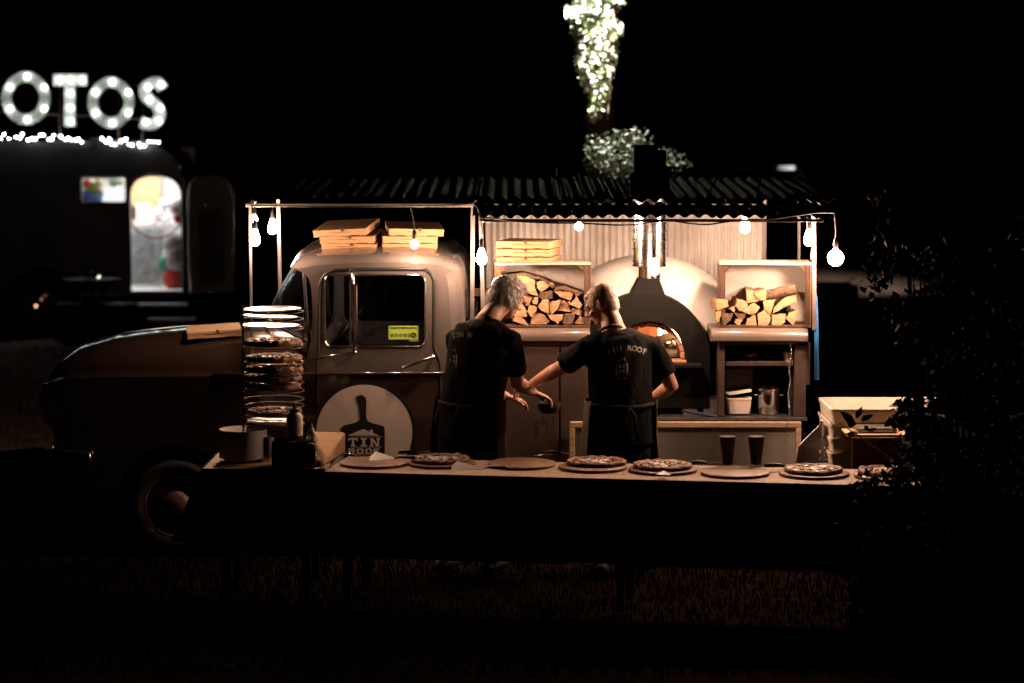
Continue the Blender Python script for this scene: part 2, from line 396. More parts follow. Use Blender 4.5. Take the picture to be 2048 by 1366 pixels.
def build_truck():
    T = truck
    # ---- cab shell
    out_px = [(578, 522, .25), (579, 511, .5), (588, 498, .9), (604, 488, 1), (630, 481, 1), (670, 478, 1), (720, 476, 1), (790, 475, 1), (840, 476, 1), (875, 480, 1), (900, 490, 1), (917, 508, 1), (926, 530, 1),
              (931, 560, 1), (934, 600, 1), (936, 660, 1), (936, 740, 1), (936, 830, .8), (936, 930, .5), (936, 965, .2), (860, 966, .1), (780, 966, .05), (700, 966, .05), (640, 966, .05), (612, 960, .05),
              (611, 880, .05), (611, 800, .05), (612, 730, .05), (615, 700, .05), (621, 680, .08), (623, 640, .08), (623, 600, .08), (621, 575, .08), (616, 556, .12), (604, 540, .2), (592, 531, .22)]
    O = [Vector((*side(a, b),)) for a, b, _ in out_px]; W = [q[2] for q in out_px]; n = len(O)
    nor = []
    for i in range(n):
        t = (O[(i + 1) % n] - O[i - 1]).normalized(); nor.append(Vector((t.y, -t.x)))
    zA, zB = side(0, 560)[1], side(0, 478)[1]
    c0 = Vector(side(750, 620))
    for i in range(n):
        if nor[i].dot(c0 - O[i]) < 0: nor[i] = -nor[i]
    win = rect(*side(648, 549), *side(852, 694), .045, 6)
    def loop(Y, ins):
        out = []; cr_ = 1 - ((Y - YC) / (YF - YC)) ** 2
        for i in range(n):
            t = max(0, min(1, (O[i].y - zA) / (zB - zA))); t = t * t * (3 - 2 * t) if 0 < i < 14 else t
            k = W[i] * (2.2 if 11 < i < 18 else 1.)
            out.append(Vector((O[i].x + nor[i].x * ins * k, Y, O[i].y + nor[i].y * ins * k - .105 * t + .07 * t * cr_)))
        return out
    lay = [(0, .05), (.01, .034), (.035, .019), (.075, .009), (.13, .002), (.2, 0), (.5, 0)]
    rs = [loop(YN + d, k) for d, k in lay] + [loop(YF - d, k) for d, k in reversed(lay)]
    g = G(); g.rings(rs, cap=False)
    # side faces with window openings (near and far)
    for Y, t in ((YN, .025), (YF, -.025)):
        ins = [(p.x, p.z) for p in loop(Y, .05)]
        g.plate(ins, [win], lambda a, b, tt: Vector((a, tt, b)), Y, Y + t)
    # remove the front strip where the windscreen is: drop ring faces between the pillar points 29..35
    keep = []
    for f, m_ in zip(g.f, g.mi):
        if len(f) == 4 and max(f) < n * len(rs):
            ks = sorted(set(i % n for i in f)); rws = set(i // n for i in f)
            if all(28 <= k <= 34 for k in ks) and min(rws) >= 2 and max(rws) <= len(rs) - 3: continue
        keep.append((f, m_))
    g.f = [k[0] for k in keep]; g.mi = [k[1] for k in keep]
    obj('cab', g, SHADEDLOW, T, smooth=50, world=True)
    # ---- door: proud panel with window hole, rubber seal, fixings
    dpx = [(634, 963), (634, 720), (637, 690), (638, 600), (640, 570), (648, 553), (662, 543), (690, 539), (840, 539), (855, 543), (865, 554), (868, 575), (868, 686), (873, 706), (880, 725), (882, 963)]
    dp = [side(*dpx[0])] + [(q.x, q.y) for q in smooth_path([Vector(side(*p)) for p in dpx[1:-1]], 4)] + [side(*dpx[-1])]
    g = G(); g.plate(dp, [win], lambda a, b, t: Vector((a, t, b)), YN - .012, YN - .001)
    door = obj('door', g, SHADEDLOW, T, smooth=30, world=True, bevel=.003)
    sp = [Vector((p[0], YN - .008, p[1])) for p in dp[1:-1]]
    sp = [Vector((dp[0][0], YN - .008, dp[0][1]))] + sp + [Vector((dp[-1][0], YN - .008, dp[-1][1]))]
    g = G(); g.tube(sp, (.009, .012), 8, ref=(0, 1, 0)); obj('door_seal', g, RUBBER, door, smooth='all', world=True)
    g = G(); wl = [Vector((a, YN - .012, b)) for a, b in rect(*side(649, 550), *side(851, 693), .044, 6)]
    g.tube(wl, (.006, .006), 8, ref=(0, 1, 0), closed=True); obj('window_bead', g, CHROME, door, smooth='all', world=True)
    g = G(); wi = rect(*side(646, 547), *side(854, 696), .05, 6)
    g.plate(wi, [], lambda a, b, t: Vector((a, t, b)), YN + .012, YN + .016); obj('window_pane', g, WINGLASS, door, world=True)
    g = G(); g.plate(wi, [], lambda a, b, t: Vector((a, t, b)), YF - .016, YF - .012); obj('far_window_pane', g, WINGLASS, T, world=True)
    # window divider (quarter light bar)
    g = G(); g.bb(pt(700, 550) + Vector((-.006, .004, 0)), pt(700, 693) + Vector((.006, .012, 0))); obj('quarter_light_bar', g, RUBBER, door, world=True)
    a, b = pt(806, 735, YN - .045), pt(866, 714, YN - .045)
    g = G(); g.tube([a, a.lerp(b, .3) + Vector((0, -.012, 0)), a.lerp(b, .8) + Vector((0, -.012, 0)), b], [.009, .011, .010, .007], 10, caps='round')
    g.tube([b, b + Vector((0, .04, 0))], .012, 10); obj('door_handle', g, CHROME, door, smooth='all', world=True)
    # swage line along door and cab
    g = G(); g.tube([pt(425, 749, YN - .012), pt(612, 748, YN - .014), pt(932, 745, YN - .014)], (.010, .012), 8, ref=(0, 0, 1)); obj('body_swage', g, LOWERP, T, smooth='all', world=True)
    # hygiene sticker
    sx0, sz0 = side(777, 679); sx1, sz1 = side(837, 652)
    stk = G(); stk.bb((sx0, YN + .008, sz0), (sx1, YN + .0105, sz1)); tabx, _ = side(818, 652); stk.bb((tabx, YN + .008, side(0, 683)[1]), (sx1, YN + .0105, sz0 - .0001))
    st = obj('hygiene_sticker', stk, GREEN, door, world=True)
    g = G(); cx = (sx0 + sx1) / 2
    add_text(g, 'FOOD HYGIENE RATING', .0155, lambda v: Vector((cx + v.x, YN + .0072, sz1 - .018 + v.y)), bold=.0006)
    for k in range(6):
        x = sx0 + .022 + k * .0268; z = sz0 + .027; big = k == 5
        r_ = .0165 if big else .0095
        ring = rect(x - r_, z - r_, x + r_, z + r_, r_ * .98, 6)
        hole = rect(x - r_ * .8, z - r_ * .8, x + r_ * .8, z + r_ * .8, r_ * .78, 6)
        if big: hole = rect(x - r_ * .62, z - r_ * .62, x + r_ * .62, z + r_ * .62, r_ * .6, 6)
        g.plate(ring, [hole], lambda a, b, t: Vector((a, t, b)), YN + .0068, YN + .0078)
        add_text(g, '012345'[k], .021 if big else .012, lambda v: Vector((x + v.x, YN + .0072, z - (.0075 if big else .0042) + v.y)), bold=.0008 if big else .0002)
    add_text(g, 'VERY GOOD', .0105, lambda v: Vector(((tabx + sx1) / 2 + v.x, YN + .0072, side(0, 681.5)[1] + v.y)), bold=.0002)
    obj('sticker_print', g, INK, st, world=True)['kind'] = 'stuff'
    # logo disc
    cx, cz = side(729, 864); R = .300
    g = G(); g.lathe([(0, 0), (R + .026, 0), (R + .026, -.006), (0, -.006)], (cx, YN - .013, cz), 72, 'y'); lb = obj('logo_ring', g, INK, T, smooth=30, world=True)
    g = G(); g.lathe([(0, 0), (R, 0), (R, -.002), (0, -.002)], (cx, YN - .0195, cz), 72, 'y'); ld = obj('logo_disc', g, SIGNW, lb, smooth=30, world=True)
    pk = [(713, 795), (716, 790), (724, 789), (731, 793), (733, 800), (733, 835), (736, 841), (744, 845), (764, 850), (769, 853), (770, 860), (770, 958), (690, 958), (689, 900), (683, 862), (683, 855), (688, 850), (712, 844), (719, 840), (721, 833), (718, 806)]
    Pk = [side(*p) for p in pk]
    g = G(); g.plate(Pk, [], lambda a, b, t: Vector((a, t, b)), YN - .0238, YN - .0218)
    th = [Vector((*side(a, b),)) for a, b in ((723, 791), (716, 794), (711, 798))]
    g.tube([Vector((p.x, YN - .0232, p.y)) for p in (Vector(side(719, 790)), Vector(side(714, 793)), Vector(side(711, 797)))], (.002, .0006), 6, ref=(0, 0, 1)); 
    obj('peel_emblem', g, INK, lb, world=True)
    g = G(); F = lambda a, b, t: Vector((a, t, b))
    hp = [side(*p) for p in ((696, 870), (727, 857), (740, 863), (740, 859), (746, 859), (746, 865), (758, 870))]
    g.plate(hp, [], F, YN - .0262, YN - .0242)
    def block(letter, x0, x1, y0, y1):
        w = x1 - x0; h = y1 - y0; s = .24; t = .20
        B = lambda a, b, c, d: [(a, b), (c, b), (c, d), (a, d)]
        D = {'T': [B(0, 0, 1, t), B(.5 - s / 2, t, .5 + s / 2, 1 - t * .8), B(.26, 1 - t * .8, .74, 1), B(0, t, .13, .36), B(.87, t, 1, .36)],
             'I': [B(0, 0, 1, t * .8), B(.26, t * .8, .74, 1 - t * .8), B(0, 1 - t * .8, 1, 1)],
             'N': [B(0, 0, .34, t * .7), B(.66, 0, 1, t * .7), B(.10, t * .7, .28, 1 - t * .8), B(.74, t * .7, .92, 1), B(0, 1 - t * .8, .40, 1), [(.28, .14), (.40, .14), (.74, .78), (.74, 1), (.66, 1), (.28, .34)]],
             'R': [B(0, 0, .30, 1), B(.30, 0, .88, .22), B(.70, .22, .98, .42), B(.30, .42, .88, .60), [(.45, .60), (.78, .60), (1, 1), (.66, 1)]],
             'O': [B(.0, .12, .28, .88), B(.72, .12, 1, .88), B(.10, 0, .90, .22), B(.10, .78, .90, 1)],
             'F': [B(0, 0, .30, 1), B(.30, 0, 1, .24), B(.30, .42, .82, .62)],
             'P': [B(0, 0, .30, 1), B(.30, 0, .90, .22), B(.70, .22, 1, .46), B(.30, .46, .90, .64)],
             'Z': [B(0, 0, 1, .22), [(.66, .22), (1, .22), (.36, .78), (0, .78)], B(0, .78, 1, 1)],
             'A': [[(.36, 0), (.64, 0), (1, 1), (.70, 1), (.5, .34), (.30, 1), (0, 1)], B(.34, .62, .66, .78)]}
        for poly in D[letter]:
            P_ = [side(x0 + a * w, y0 + b * h) for a, b in poly]
            g.plate(P_, [], lambda a, b, t_: Vector((a, t_, b)), YN - .0262, YN - .0245)
    for word, xs_, y0, y1 in (('TIN', ((697, 716), (722, 734), (740, 760)), 875, 891.5), ('ROOF', ((697, 711), (714, 727.5), (731, 744.5), (747.5, 759)), 896, 906.5), ('PIZZA', ((697, 708), (711, 716), (719, 731), (734, 746), (748, 760)), 911, 922)):
        for ch_, (a_, b_) in zip(word, xs_): block(ch_, a_, b_, y0, y1)
    for py in (872.5, 893, 908): 
        zz = side(0, py)[1]; g.bb((side(696, 0)[0], YN - .0256, zz - .0012), (side(759, 0)[0], YN - .0250, zz + .0012))
    obj('logo_lettering', g, SIGNW, lb, world=True)['kind'] = 'stuff'
    # ---- windscreen: wraps from near pillar to far pillar
    def curve(xn, xc, k=18):
        out = []
        for i in range(k + 1):
            t = -1 + 2 * i / k; y = YC + (YF - YN - .02) / 2 * t
            out.append((xc + (xn - xc) * (abs(t) ** 2.4), y))
        return out
    xb0, zb0 = side(618, 686); xt0, zt0 = side(607, 541)
    B = curve(xb0, X(528, 15.6)); Tt = curve(xt0, X(590, 15.4))
    rs = []
    for k in range(9):
        s_ = k / 8; row = []
        for (bx, by), (tx, ty) in zip(B, Tt):
            c = abs((by - YC) / ((YF - YN) / 2))
            zb = zb0 + .10 * (1 - c ** 3); zt = zt0 + .035 * (1 - c ** 3)
            row.append(Vector((bx + (tx - bx) * s_ - .02 * math.sin(PI * s_) * (1 - c), by + (ty - by) * s_ + (-.012 if by < YC else .012) * math.sin(PI * s_) * c, zb + (zt - zb) * s_)))
        rs.append(row)
    g = G(); g.rings(rs, cap=False, closed=False); obj('windscreen', g, SHIELD, T, smooth='all', world=True, fix=False)
    g = G(); edge = list(rs[0]) + [r[-1] for r in rs[1:]] + list(reversed(rs[-1][:-1])) + [r[0] for r in reversed(rs[1:-1])]
    g.tube(edge, .011, 8, closed=True); obj('windscreen_seal', g, RUBBER, T, smooth='all', world=True)
    # ---- cab interior
    g = G(); g.bb((side(660, 0)[0], YN + .15, .62), (side(900, 0)[0], YF - .15, .78)); g.bb((side(850, 0)[0], YN + .15, .78), (side(900, 0)[0], YF - .15, 1.32)); obj('cab_seat', g, mat('seat_vinyl', (.03, .022, .02), .4), T, world=True, bevel=.04)
    g = G(); g.bb((side(612, 0)[0], YN + .05, 1.12), (side(650, 0)[0], YF - .05, 1.29)); obj('dashboard', g, PAINTD, T, world=True, bevel=.03)
    wc = pt(690, 662, YF - .5); ax = Vector((-.75, 0, .66)).normalized(); u = Vector((0, 1, 0)); v_ = ax.cross(u)
    g = G(); g.tube([wc + (u * math.cos(a) + v_ * math.sin(a)) * .2 for a in [2 * PI * k / 28 for k in range(28)]], .012, 8, closed=True)
    g.tube([wc - u * .2, wc, wc + u * .2], .008, 6); g.tube([wc, wc + ax * -.3 + Vector((-.05, 0, -.2))], .016, 8); obj('steering_wheel', g, DARKOBJ, T, smooth='all', world=True)
    g = G(); g.bb(pt(728, 588, YN + .4) , pt(750, 546, YN + .41) ); obj('paper_notice', g, mat('grey_paper', (.33, .32, .34), .8), T, world=True)
    g = G(); g.lathe([(.035, 0), (.04, .03), (.04, .2), (.025, .26), (.022, .3)], (pt(737, 665, YN + .25).x, YN + .25, pt(737, 672, YN + .25).z), 18); obj('clear_jar', g, CLEAR, T, smooth='all', world=True)
    g = G(); g.lathe([(.02, 0), (.05, .02), (.06, .06), (.05, .1), (.02, .13), (.018, .16)], (pt(686, 665, YN + .25).x, YN + .25, pt(686, 682, YN + .25).z), 18); obj('clear_flask', g, CLEAR, T, smooth='all', world=True)
    # ---- mirror
    Ym = YN - .14
    g = G(); g.tube([pt(706, 540, YN - .02), pt(700, 541, YN - .08), pt(706, 549, Ym), pt(707, 575, Ym), pt(707, 702, Ym), pt(709, 706, YN - .02)], .0085, 10); g.tube([pt(707, 704, Ym), pt(660, 712, Ym + .05), pt(606, 724, YN - .01)], .006, 8)
    g.sphere(pt(710, 705, YN - .03), .016); g.sphere(pt(702, 541, YN - .03), .014)
    mr = obj('mirror_arm', g, CHROME, T, smooth='all', world=True)
    g = G(); c_ = pt(707, 615, Ym)
    RR = Matrix.Rotation(math.radians(-78), 3, 'Z')
    g.box(c_ + Vector((.004, .0, 0)), (.15, .022, .3), RR); obj('mirror_head', g, CHROME, mr, world=True, bevel=.008)
    g = G(); g.box(c_ + RR @ Vector((0, .013, 0)), (.135, .002, .28), RR); obj('mirror_glass', g, mat('mirror_silver', (.8, .8, .8), .02, 1., 0), mr, world=True)
    # ---- bonnet
    st = [(121, 752, .24), (124, 740, .33), (131, 722, .40), (146, 704, .46), (181, 682, .52), (250, 665, .57), (330, 656, .60), (400, 650, .62), (480, 645, .64), (560, 643, .68), (614, 643, .76), (634, 643, .80)]
    rs = []
    for px, py, hw in st:
        p = at(px, py, 16.0); z0 = 1.04; row = []
        for k in range(29):
            a = PI * k / 28; ca, sa = math.cos(a), math.sin(a)
            row.append(Vector((p.x, YC - hw * math.copysign(abs(ca) ** .62, ca), z0 + (p.z - z0) * abs(sa) ** .62)))
        rs.append(row)
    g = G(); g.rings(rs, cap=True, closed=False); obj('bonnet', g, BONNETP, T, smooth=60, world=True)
    g = G(); g.tube([rs[k][14] + Vector((0, 0, .002)) for k in range(2, 10)], (.004, .010), 8, ref=(0, 0, 1)); obj('bonnet_strip', g, CHROME, T, smooth='all', world=True)
    # ---- front wings with wheel arch
    wx, wz = side(353, 1012); Ra = .385
    arch = [(wx + Ra * math.cos(a), wz + Ra * math.sin(a)) for a in [math.radians(-22 + (224) * k / 20) for k in range(21)]]
    arch = [(a, b) for a, b in arch if b > .32]
    top = [side(*p) for p in ((612, 752), (400, 751), (200, 753), (130, 757), (100, 764), (86, 775), (80, 792), (81, 820), (88, 842), (102, 856), (108, 872), (110, 905), (122, 945), (150, 965))]
    bot = [side(*p) for p in ((612, 965),)]
    wing = top + arch[::-1] + bot
    for nm, y0, y1 in (('wing', YN - .004, YN + .42), ('far_wing', YF - .42, YF)):
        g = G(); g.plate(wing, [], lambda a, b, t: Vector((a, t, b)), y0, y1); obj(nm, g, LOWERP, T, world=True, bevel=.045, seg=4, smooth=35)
    g = G(); nose = [side(*p) for p in ((300, 756), (130, 759), (106, 768), (98, 785), (104, 842), (112, 905), (150, 960), (300, 960))]
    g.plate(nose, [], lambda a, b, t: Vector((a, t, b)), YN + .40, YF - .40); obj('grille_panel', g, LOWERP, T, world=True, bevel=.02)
    for k in range(6):
        z = side(0, 795 + k * 17)[1]; g = G(); g.bb((side(98 + k, 0)[0] - .02, YN + .42, z - .008), (side(102 + k, 0)[0], YF - .42, z + .008)); obj('grille_bar', g, CHROME, T, world=True)
    for sgn, yy in ((0, YN + .2), (1, YF - .2)):
        c_ = at(86, 806, YN); c_.y = yy
        g = G(); g.lathe([(.10, .06), (.105, .0), (.098, -.03), (.085, -.035)], c_, 24, 'x'); hl = obj('headlight', g, CHROME, T, smooth='all', world=True)
        g = G(); g.lathe([(.085, -.033), (.06, -.05), (.03, -.06), (.001, -.062)], c_, 24, 'x'); obj('lens', g, mat('lamp_lens', (.5, .5, .5), .05, .3), hl, smooth='all', world=True)
    bz = side(0, 917)[1]; bx = side(80, 0)[0]
    bp_ = [Vector((bx + .26, YN - .05, bz)), Vector((bx + .06, YN - .03, bz)), Vector((bx, YN + .12, bz))] + [Vector((bx - .02, YN + .3 + k * .24, bz)) for k in range(6)] + [Vector((bx, YF - .12, bz)), Vector((bx + .06, YF + .03, bz)), Vector((bx + .26, YF + .05, bz))]
    g = G(); g.tube(bp_, (.05, .018), 12, ref=(0, 0, 1), caps='round'); obj('bumper', g, CHROME, T, smooth='all', world=True)
    for yy in (YN + .35, YF - .35):
        g = G(); g.tube([Vector((bx - .01, yy, bz - .09)), Vector((bx - .03, yy, bz)), Vector((bx + .03, yy, bz + .15))], (.028, .022), 10, caps='round'); obj('overrider', g, CHROME, T, smooth='all', world=True)
    # cowl side and sill, chassis
    g = G(); g.bb((side(300, 0)[0], YN + .2, .45), (side(1610, 0)[0], YF - .2, .58)); obj('chassis', g, BLACKM, T, world=True)
    g = G(); g.bb((side(480, 0)[0], YN - .02, side(0, 985)[1]), (side(940, 0)[0], YN + .22, side(0, 968)[1])); obj('running_board', g, BLACKM, T, world=True, bevel=.01)
    # ---- wheels
    def wheel(cx, cy, cz, sgn):
        e = bpy.data.objects.new('wheel', None); S.collection.objects.link(e); e.parent = T; e.location = Vector((cx, cy, cz)) - T.location
        R = .298; s = -sgn
        g = G(); g.lathe([(.205, s * .0), (.215, -s * .012), (.25, -s * .022), (.283, -s * .012), (R, s * .02), (R, s * .13), (.28, s * .16), (.21, s * .15)], (0, 0, 0), 48, 'y'); t_ = obj('tyre', g, TYRE, e, smooth=50)
        g = G(); g.lathe([(.206, s * .004), (.20, -s * .006), (.192, s * .0), (.188, s * .03), (.165, s * .045), (.13, s * .02), (.105, s * .012), (.098, s * .03), (.001, s * .03)], (0, 0, 0), 48, 'y'); obj('rim', g, mat('rim_paint', (.12, .055, .03), .6, 0, .25, 30), e, smooth=40)
        g = G(); g.lathe([(.095, s * .02), (.09, -s * .015), (.06, -s * .035), (.03, -s * .045), (.001, -s * .046)], (0, 0, 0), 32, 'y'); obj('hub_cap', g, mat('hub_metal', (.07, .04, .03), .5, .3, .3, 30), e, smooth='all')
        for k in range(8):
            a = 2 * PI * k / 8; g = G(); g.box((.148 * math.cos(a), s * .036, .148 * math.sin(a)), (.045, .012, .02), Matrix.Rotation(-a + PI / 2, 3, 'Y')); obj('rim_slot', g, INK, e)
    wheel(wx, YN + .015, .298, -1); wheel(wx, YF - .06, .298, 1)
    rx = side(1345, 0)[0]; wheel(rx, YN + .16, .298, -1); wheel(rx, YF - .06, .298, 1)
    # ---- kitchen body
    zt = side(0, 684)[1]; zl = side(0, 657)[1]; zc = side(0, 840)[1]; zb = side(0, 962)[1]
    def ledge(x0, x1):
        g = G(); xa, xb = side(x0, 0)[0], side(x1, 0)[0]
        prof = [(YN - .01, zt), (YN - .035, zt + .008), (YN - .04, zt + .035), (YN - .03, zt + .058), (YN - .01, zl - .012), (YN + .03, zl), (YN + .36, zl), (YN + .36, zt)]
        g.rings([[Vector((x, y, z)) for y, z in prof] for x in (xa, xb)]); return obj('counter_ledge', g, mat('ledge_paint', (.115, .092, .08), .3, 0, .08, 5, coat=.4), T, world=True, smooth=35, bevel=.004)
    ledge(948, 1182); ledge(1427, 1624)
    g = G(); g.bb((side(948, 0)[0], YN + .005, zb), (side(1180, 0)[0], YF, zt)); cb = obj('side_cabinet', g, PAINTD, T, world=True, bevel=.006)
    for a_, b_ in ((966, 1119), (1123, 1176)):
        g = G(); g.bb((side(a_, 0)[0], YN - .008, zb + .05), (side(b_, 0)[0], YN + .0045, zt - .03)); obj('cabinet_door', g, PAINTD, cb, world=True, bevel=.004)
    g = G(); g.tube([at(1086, 825, YN - .03), at(1086, 850, YN - .03), at(1107, 850, YN - .03), at(1107, 825, YN - .03)], .004, 6, closed=True); obj('cabinet_catch', g, BLACKM, cb, smooth='all', world=True)
    # oven bay: floor, back, under-oven deck
    g = G(); g.bb((side(1180, 0)[0] + .002, YN + .02, zb), (side(1622, 0)[0], YF, side(0, 842)[1])); obj('worktop_base', g, BLACKM, T, world=True)
    g = G(); g.bb((side(1180, 0)[0] + .002, YN - .02, side(0, 842)[1] + .002), (side(1624, 0)[0], YF - .9, side(0, 834)[1])); obj('worktop', g, mat('worktop_metal', (.22, .20, .19), .3, .9, .1), T, world=True, bevel=.004)
    g = G(); g.bb((side(1182, 0)[0], YN + .62, side(0, 830)[1]), (side(1445, 0)[0], YF - .02, side(0, 745)[1])); obj('bay_back', g, BLACKM, T, world=True)
    g = G(); g.bb((side(1182, 0)[0], YN + .25, side(0, 745)[1]+.002), (side(1440, 0)[0], YF - .02, side(0, 722)[1])); obj('oven_deck', g, BLACKM, T, world=True)
    # shelf unit
    x0, x1 = side(1445, 0)[0], side(1620, 0)[0]
    g = G(); g.bb((x0, YN + .02, zt - .002), (x1, YF - .3, zt - .02)); g.bb((x0, YN + .5, side(0, 832)[1]), (x1, YN + .52, zt - .02)); ub = obj('shelf_unit', g, PAINTD, T, world=True)
    for xa, xb in ((1444, 1456), (1598, 1622)):
        g = G(); g.bb((side(xa, 0)[0], YN + .01, side(0, 833)[1]), (side(xb, 0)[0], YN + .5, zt - .022)); obj('unit_side', g, PAINTD, ub, world=True, bevel=.004)
    g = G(); g.bb((x0 + .04, YN + .03, side(0, 733)[1]), (side(1597, 0)[0], YN + .49, side(0, 724)[1])); obj('shelf', g, PAINTD, ub, world=True, bevel=.003)
    g = G(); g.bb((side(1458, 0)[0], YN + .2, side(0, 790)[1]), (side(1520, 0)[0], YN + .21, side(0, 745)[1])); obj('inner_panel', g, PAINTD, ub, world=True)
    g = G(); g.bb((side(1621, 0)[0]+.002, YN + .01, side(0, 770)[1]), (side(1630, 0)[0], YN + .4, zt - .01)); obj('end_flange', g, PAINTD, ub, world=True)
    # drop-down flap hanging on the side
    fx0, fx1 = side(1141, 0)[0], side(1610, 0)[0]; fz1, fz0 = side(0, 841)[1], .50
    g = G(); g.bb((fx0 + .03, YN - .065, fz0), (fx1 - .03, YN - .055, fz1 - .03)); fl = obj('drop_flap', g, FLAPS, T, world=True)
    EW = mat('flap_edge_wood', (.52, .40, .28), .6, 0, 0, 6, col2=(.36, .25, .16), stretch=(.5, 5, 5), bump=.1)
    for a_, b_ in (((fx0, fz1 - .035), (fx1, fz1)), ((fx0, fz0), (fx0 + .032, fz1 - .037)), ((fx1 - .032, fz0), (fx1, fz1 - .037))):
        g = G(); g.bb((a_[0], YN - .075, a_[1]), (b_[0], YN - .045, b_[1])); obj('flap_edge', g, EW, fl, world=True, bevel=.003)
    # chain
    g = G(); A = at(1581, 688, YN - .03); Bb = at(1577, 846, YN - .085); n = 34
    for k in range(n):
        p = A.lerp(Bb, (k + .5) / n) + Vector((.006 * math.sin(k * .5), 0, 0)); hL = (A - Bb).length / n * .72
        u = Vector((1, 0, 0)) if k % 2 else Vector((0, 1, 0))
        g.tube([p + Vector((0, 0, hL)) * math.cos(a) + u * .0055 * math.sin(a) for a in [2 * PI * q / 8 for q in range(8)]], .0016, 5, closed=True)
    ch = obj('flap_chain', g, CHROME, fl, smooth='all', world=True); ch['kind'] = 'stuff'
    # ---- canopy frame
    Yb = YF - .05
    zfa = Zp(407, YN); zbk = Zp(362, Yb)
    def post(px0, py0, px1, py1, Y, w_=.028, nm='canopy_post', m_=GALV):
        a, b = at(px0, py0, Y), at(px1, py1, Y); g = G(); g.tube([b, a], w_ / 2 * 1.414, 4, ref=(1, 1, 0)); obj(nm, g, m_, T, world=True, bevel=.003)
    post(500, 408, 504, 745, YN + .02, .016); post(556, 384, 562, 640, Yb, .024)
    post(946, 408, 944, 655, YN + .02, .026); post(961, 418, 967, 660, YN - .02, .026)
    post(1627, 428, 1629, 660, YN - .1, .026); post(1632, 430, 1622, 520, YN - .08, .012); post(1528, 398, 1527, 655, Yb, .034)
    post(1598, 398, 1598, 655, Yb - .3, .02)
    g = G(); g.bb((X(494, YN), YN - .01, zfa - .022), (X(950, YN), YN + .02, zfa)); obj('front_beam', g, GALV, T, world=True, bevel=.003)
    g = G(); g.bb((X(950, YN) + .002, YN + .0, zfa - .062), (X(1640, YN), YN + .02, zfa - .04)); obj('mid_beam', g, GALV, T, world=True, bevel=.003)
    g = G(); g.bb((X(548, Yb), Yb - .03, zbk - .035), (X(1584, Yb), Yb, zbk - .008)); obj('rear_beam', g, GALV, T, world=True)
    for px in (500, 948, 1635):
        a = Vector((X(px, YN), YN + .03, zfa - .012)); b = Vector((X(px, YN), Yb - .04, zbk - .024)); g = G(); g.tube([a, b], .016, 4, ref=(0, 0, 1)); obj('side_beam', g, GALV, T, world=True)
    # corrugated sheet helper
    def corr(xa, xb, y0, z0, y1, z1, pitch, amp, th=.0015, nseg=8, along=6):
        n = int((xb - xa) / pitch * nseg); top = []; rs = []
        nn = Vector((0, -(z1 - z0), (y1 - y0))).normalized()
        if abs(y1 - y0) < 1e-4: nn = Vector((0, -1, 0))
        for s_ in (0, 1):
            for j in range(along + 1):
                f = j / along; row = []
                for i in range(n + 1):
                    x = xa + (xb - xa) * i / n; a = amp * math.sin(2 * PI * (x - xa) / pitch)
                    row.append(Vector((x, y0 + (y1 - y0) * f, z0 + (z1 - z0) * f)) + nn * (a + (0 if s_ == 0 else -th)))
                rs.append(row)
        g = G(); g.rings(rs[:along + 1], cap=False, closed=False); g.rings(rs[along + 1:], cap=False, closed=False)
        n1 = n + 1
        g.f += [(k, k + 1, (along + 1) * n1 + k + 1, (along + 1) * n1 + k) for k in range(n)]; g.mi += [0] * n
        L = along * n1; M_ = (2 * along + 1) * n1
        g.f += [(L + k, L + k + 1, M_ + k + 1, M_ + k) for k in range(n)]; g.mi += [0] * n
        return g
    xs = [X(486, YN), X(722, YN), X(952, YN), X(1190, YN), X(1425, YN), X(1655, YN)]
    for k in range(5):
        lift = .003 * (k % 2)
        obj('roof_sheet', corr(xs[k] - .03, xs[k + 1] + .03, YN - .10, zfa + .020 + lift, Yb + .06, zbk + .018 + lift, .0825, .012), ROOFM, T, smooth='all', world=True)
    # awning sheets
    ya, yb = YN - .50, YN - .03; za, zbb = Zp(437, ya), zfa + .0
    xa_ = [X(952, ya), X(1190, ya), X(1425, ya), X(1652, ya)]
    for k in range(3):
        obj('awning_sheet', corr(xa_[k] - .02, xa_[k + 1] + .02, ya, za + .012 + .003 * (k % 2), yb, zbb + .002 + .003 * (k % 2), .0825, .011), ROOFM, T, smooth='all', world=True)
    g = G(); g.bb((X(962, ya), ya + .01, za - .022), (X(1645, ya), ya + .03, za - .004)); obj('awning_beam', g, GALV, T, world=True, bevel=.002)
    for px in (962, 1300, 1640):
        g = G(); g.tube([Vector((X(px, ya), ya + .04, za - .012)), Vector((X(px, ya), YN - .02, zfa - .045))], .009, 6); obj('awning_bracket', g, GALV, T, world=True)
    for (a, b) in (((1122, 415), (1121, 357)), ((1114, 352), (1113, 335)), ((1231, 415), (1229, 357)), ((1308, 414), (1338, 357)), ((1404, 413), (1434, 355)), ((1510, 408), (1526, 332)), ((1354, 400), (1353, 375)), ((1452, 404), (1451, 388))):
        g = G(); g.tube([at(*a, ya + .15), at(*b, ya + .45)], .0045, 6); obj('awning_stay', g, mat('stay_rod', (.6, .6, .65), .35, .5), T, world=True)
    g = G(); g.tube([at(486, 392, YN - .05), at(488, 384, YN - .05), at(494, 375, YN - .02), at(497, 368, YN)], .006, 6); obj('roof_hook', g, CHROME, T, world=True)
    g = G(); g.tube([at(488, 334, YN + .3), at(496, 358, YN + .2)], .007, 6); obj('roof_rod', g, GALV, T, world=True)
    # corrugated wall behind the oven: sheets side by side
    wz1, wz0 = Zp(408, Yb - .12), Zp(700, Yb - .12)
    wx_ = [X(974, Yb), X(1155, Yb), X(1335, Yb), X(1515, Yb)]
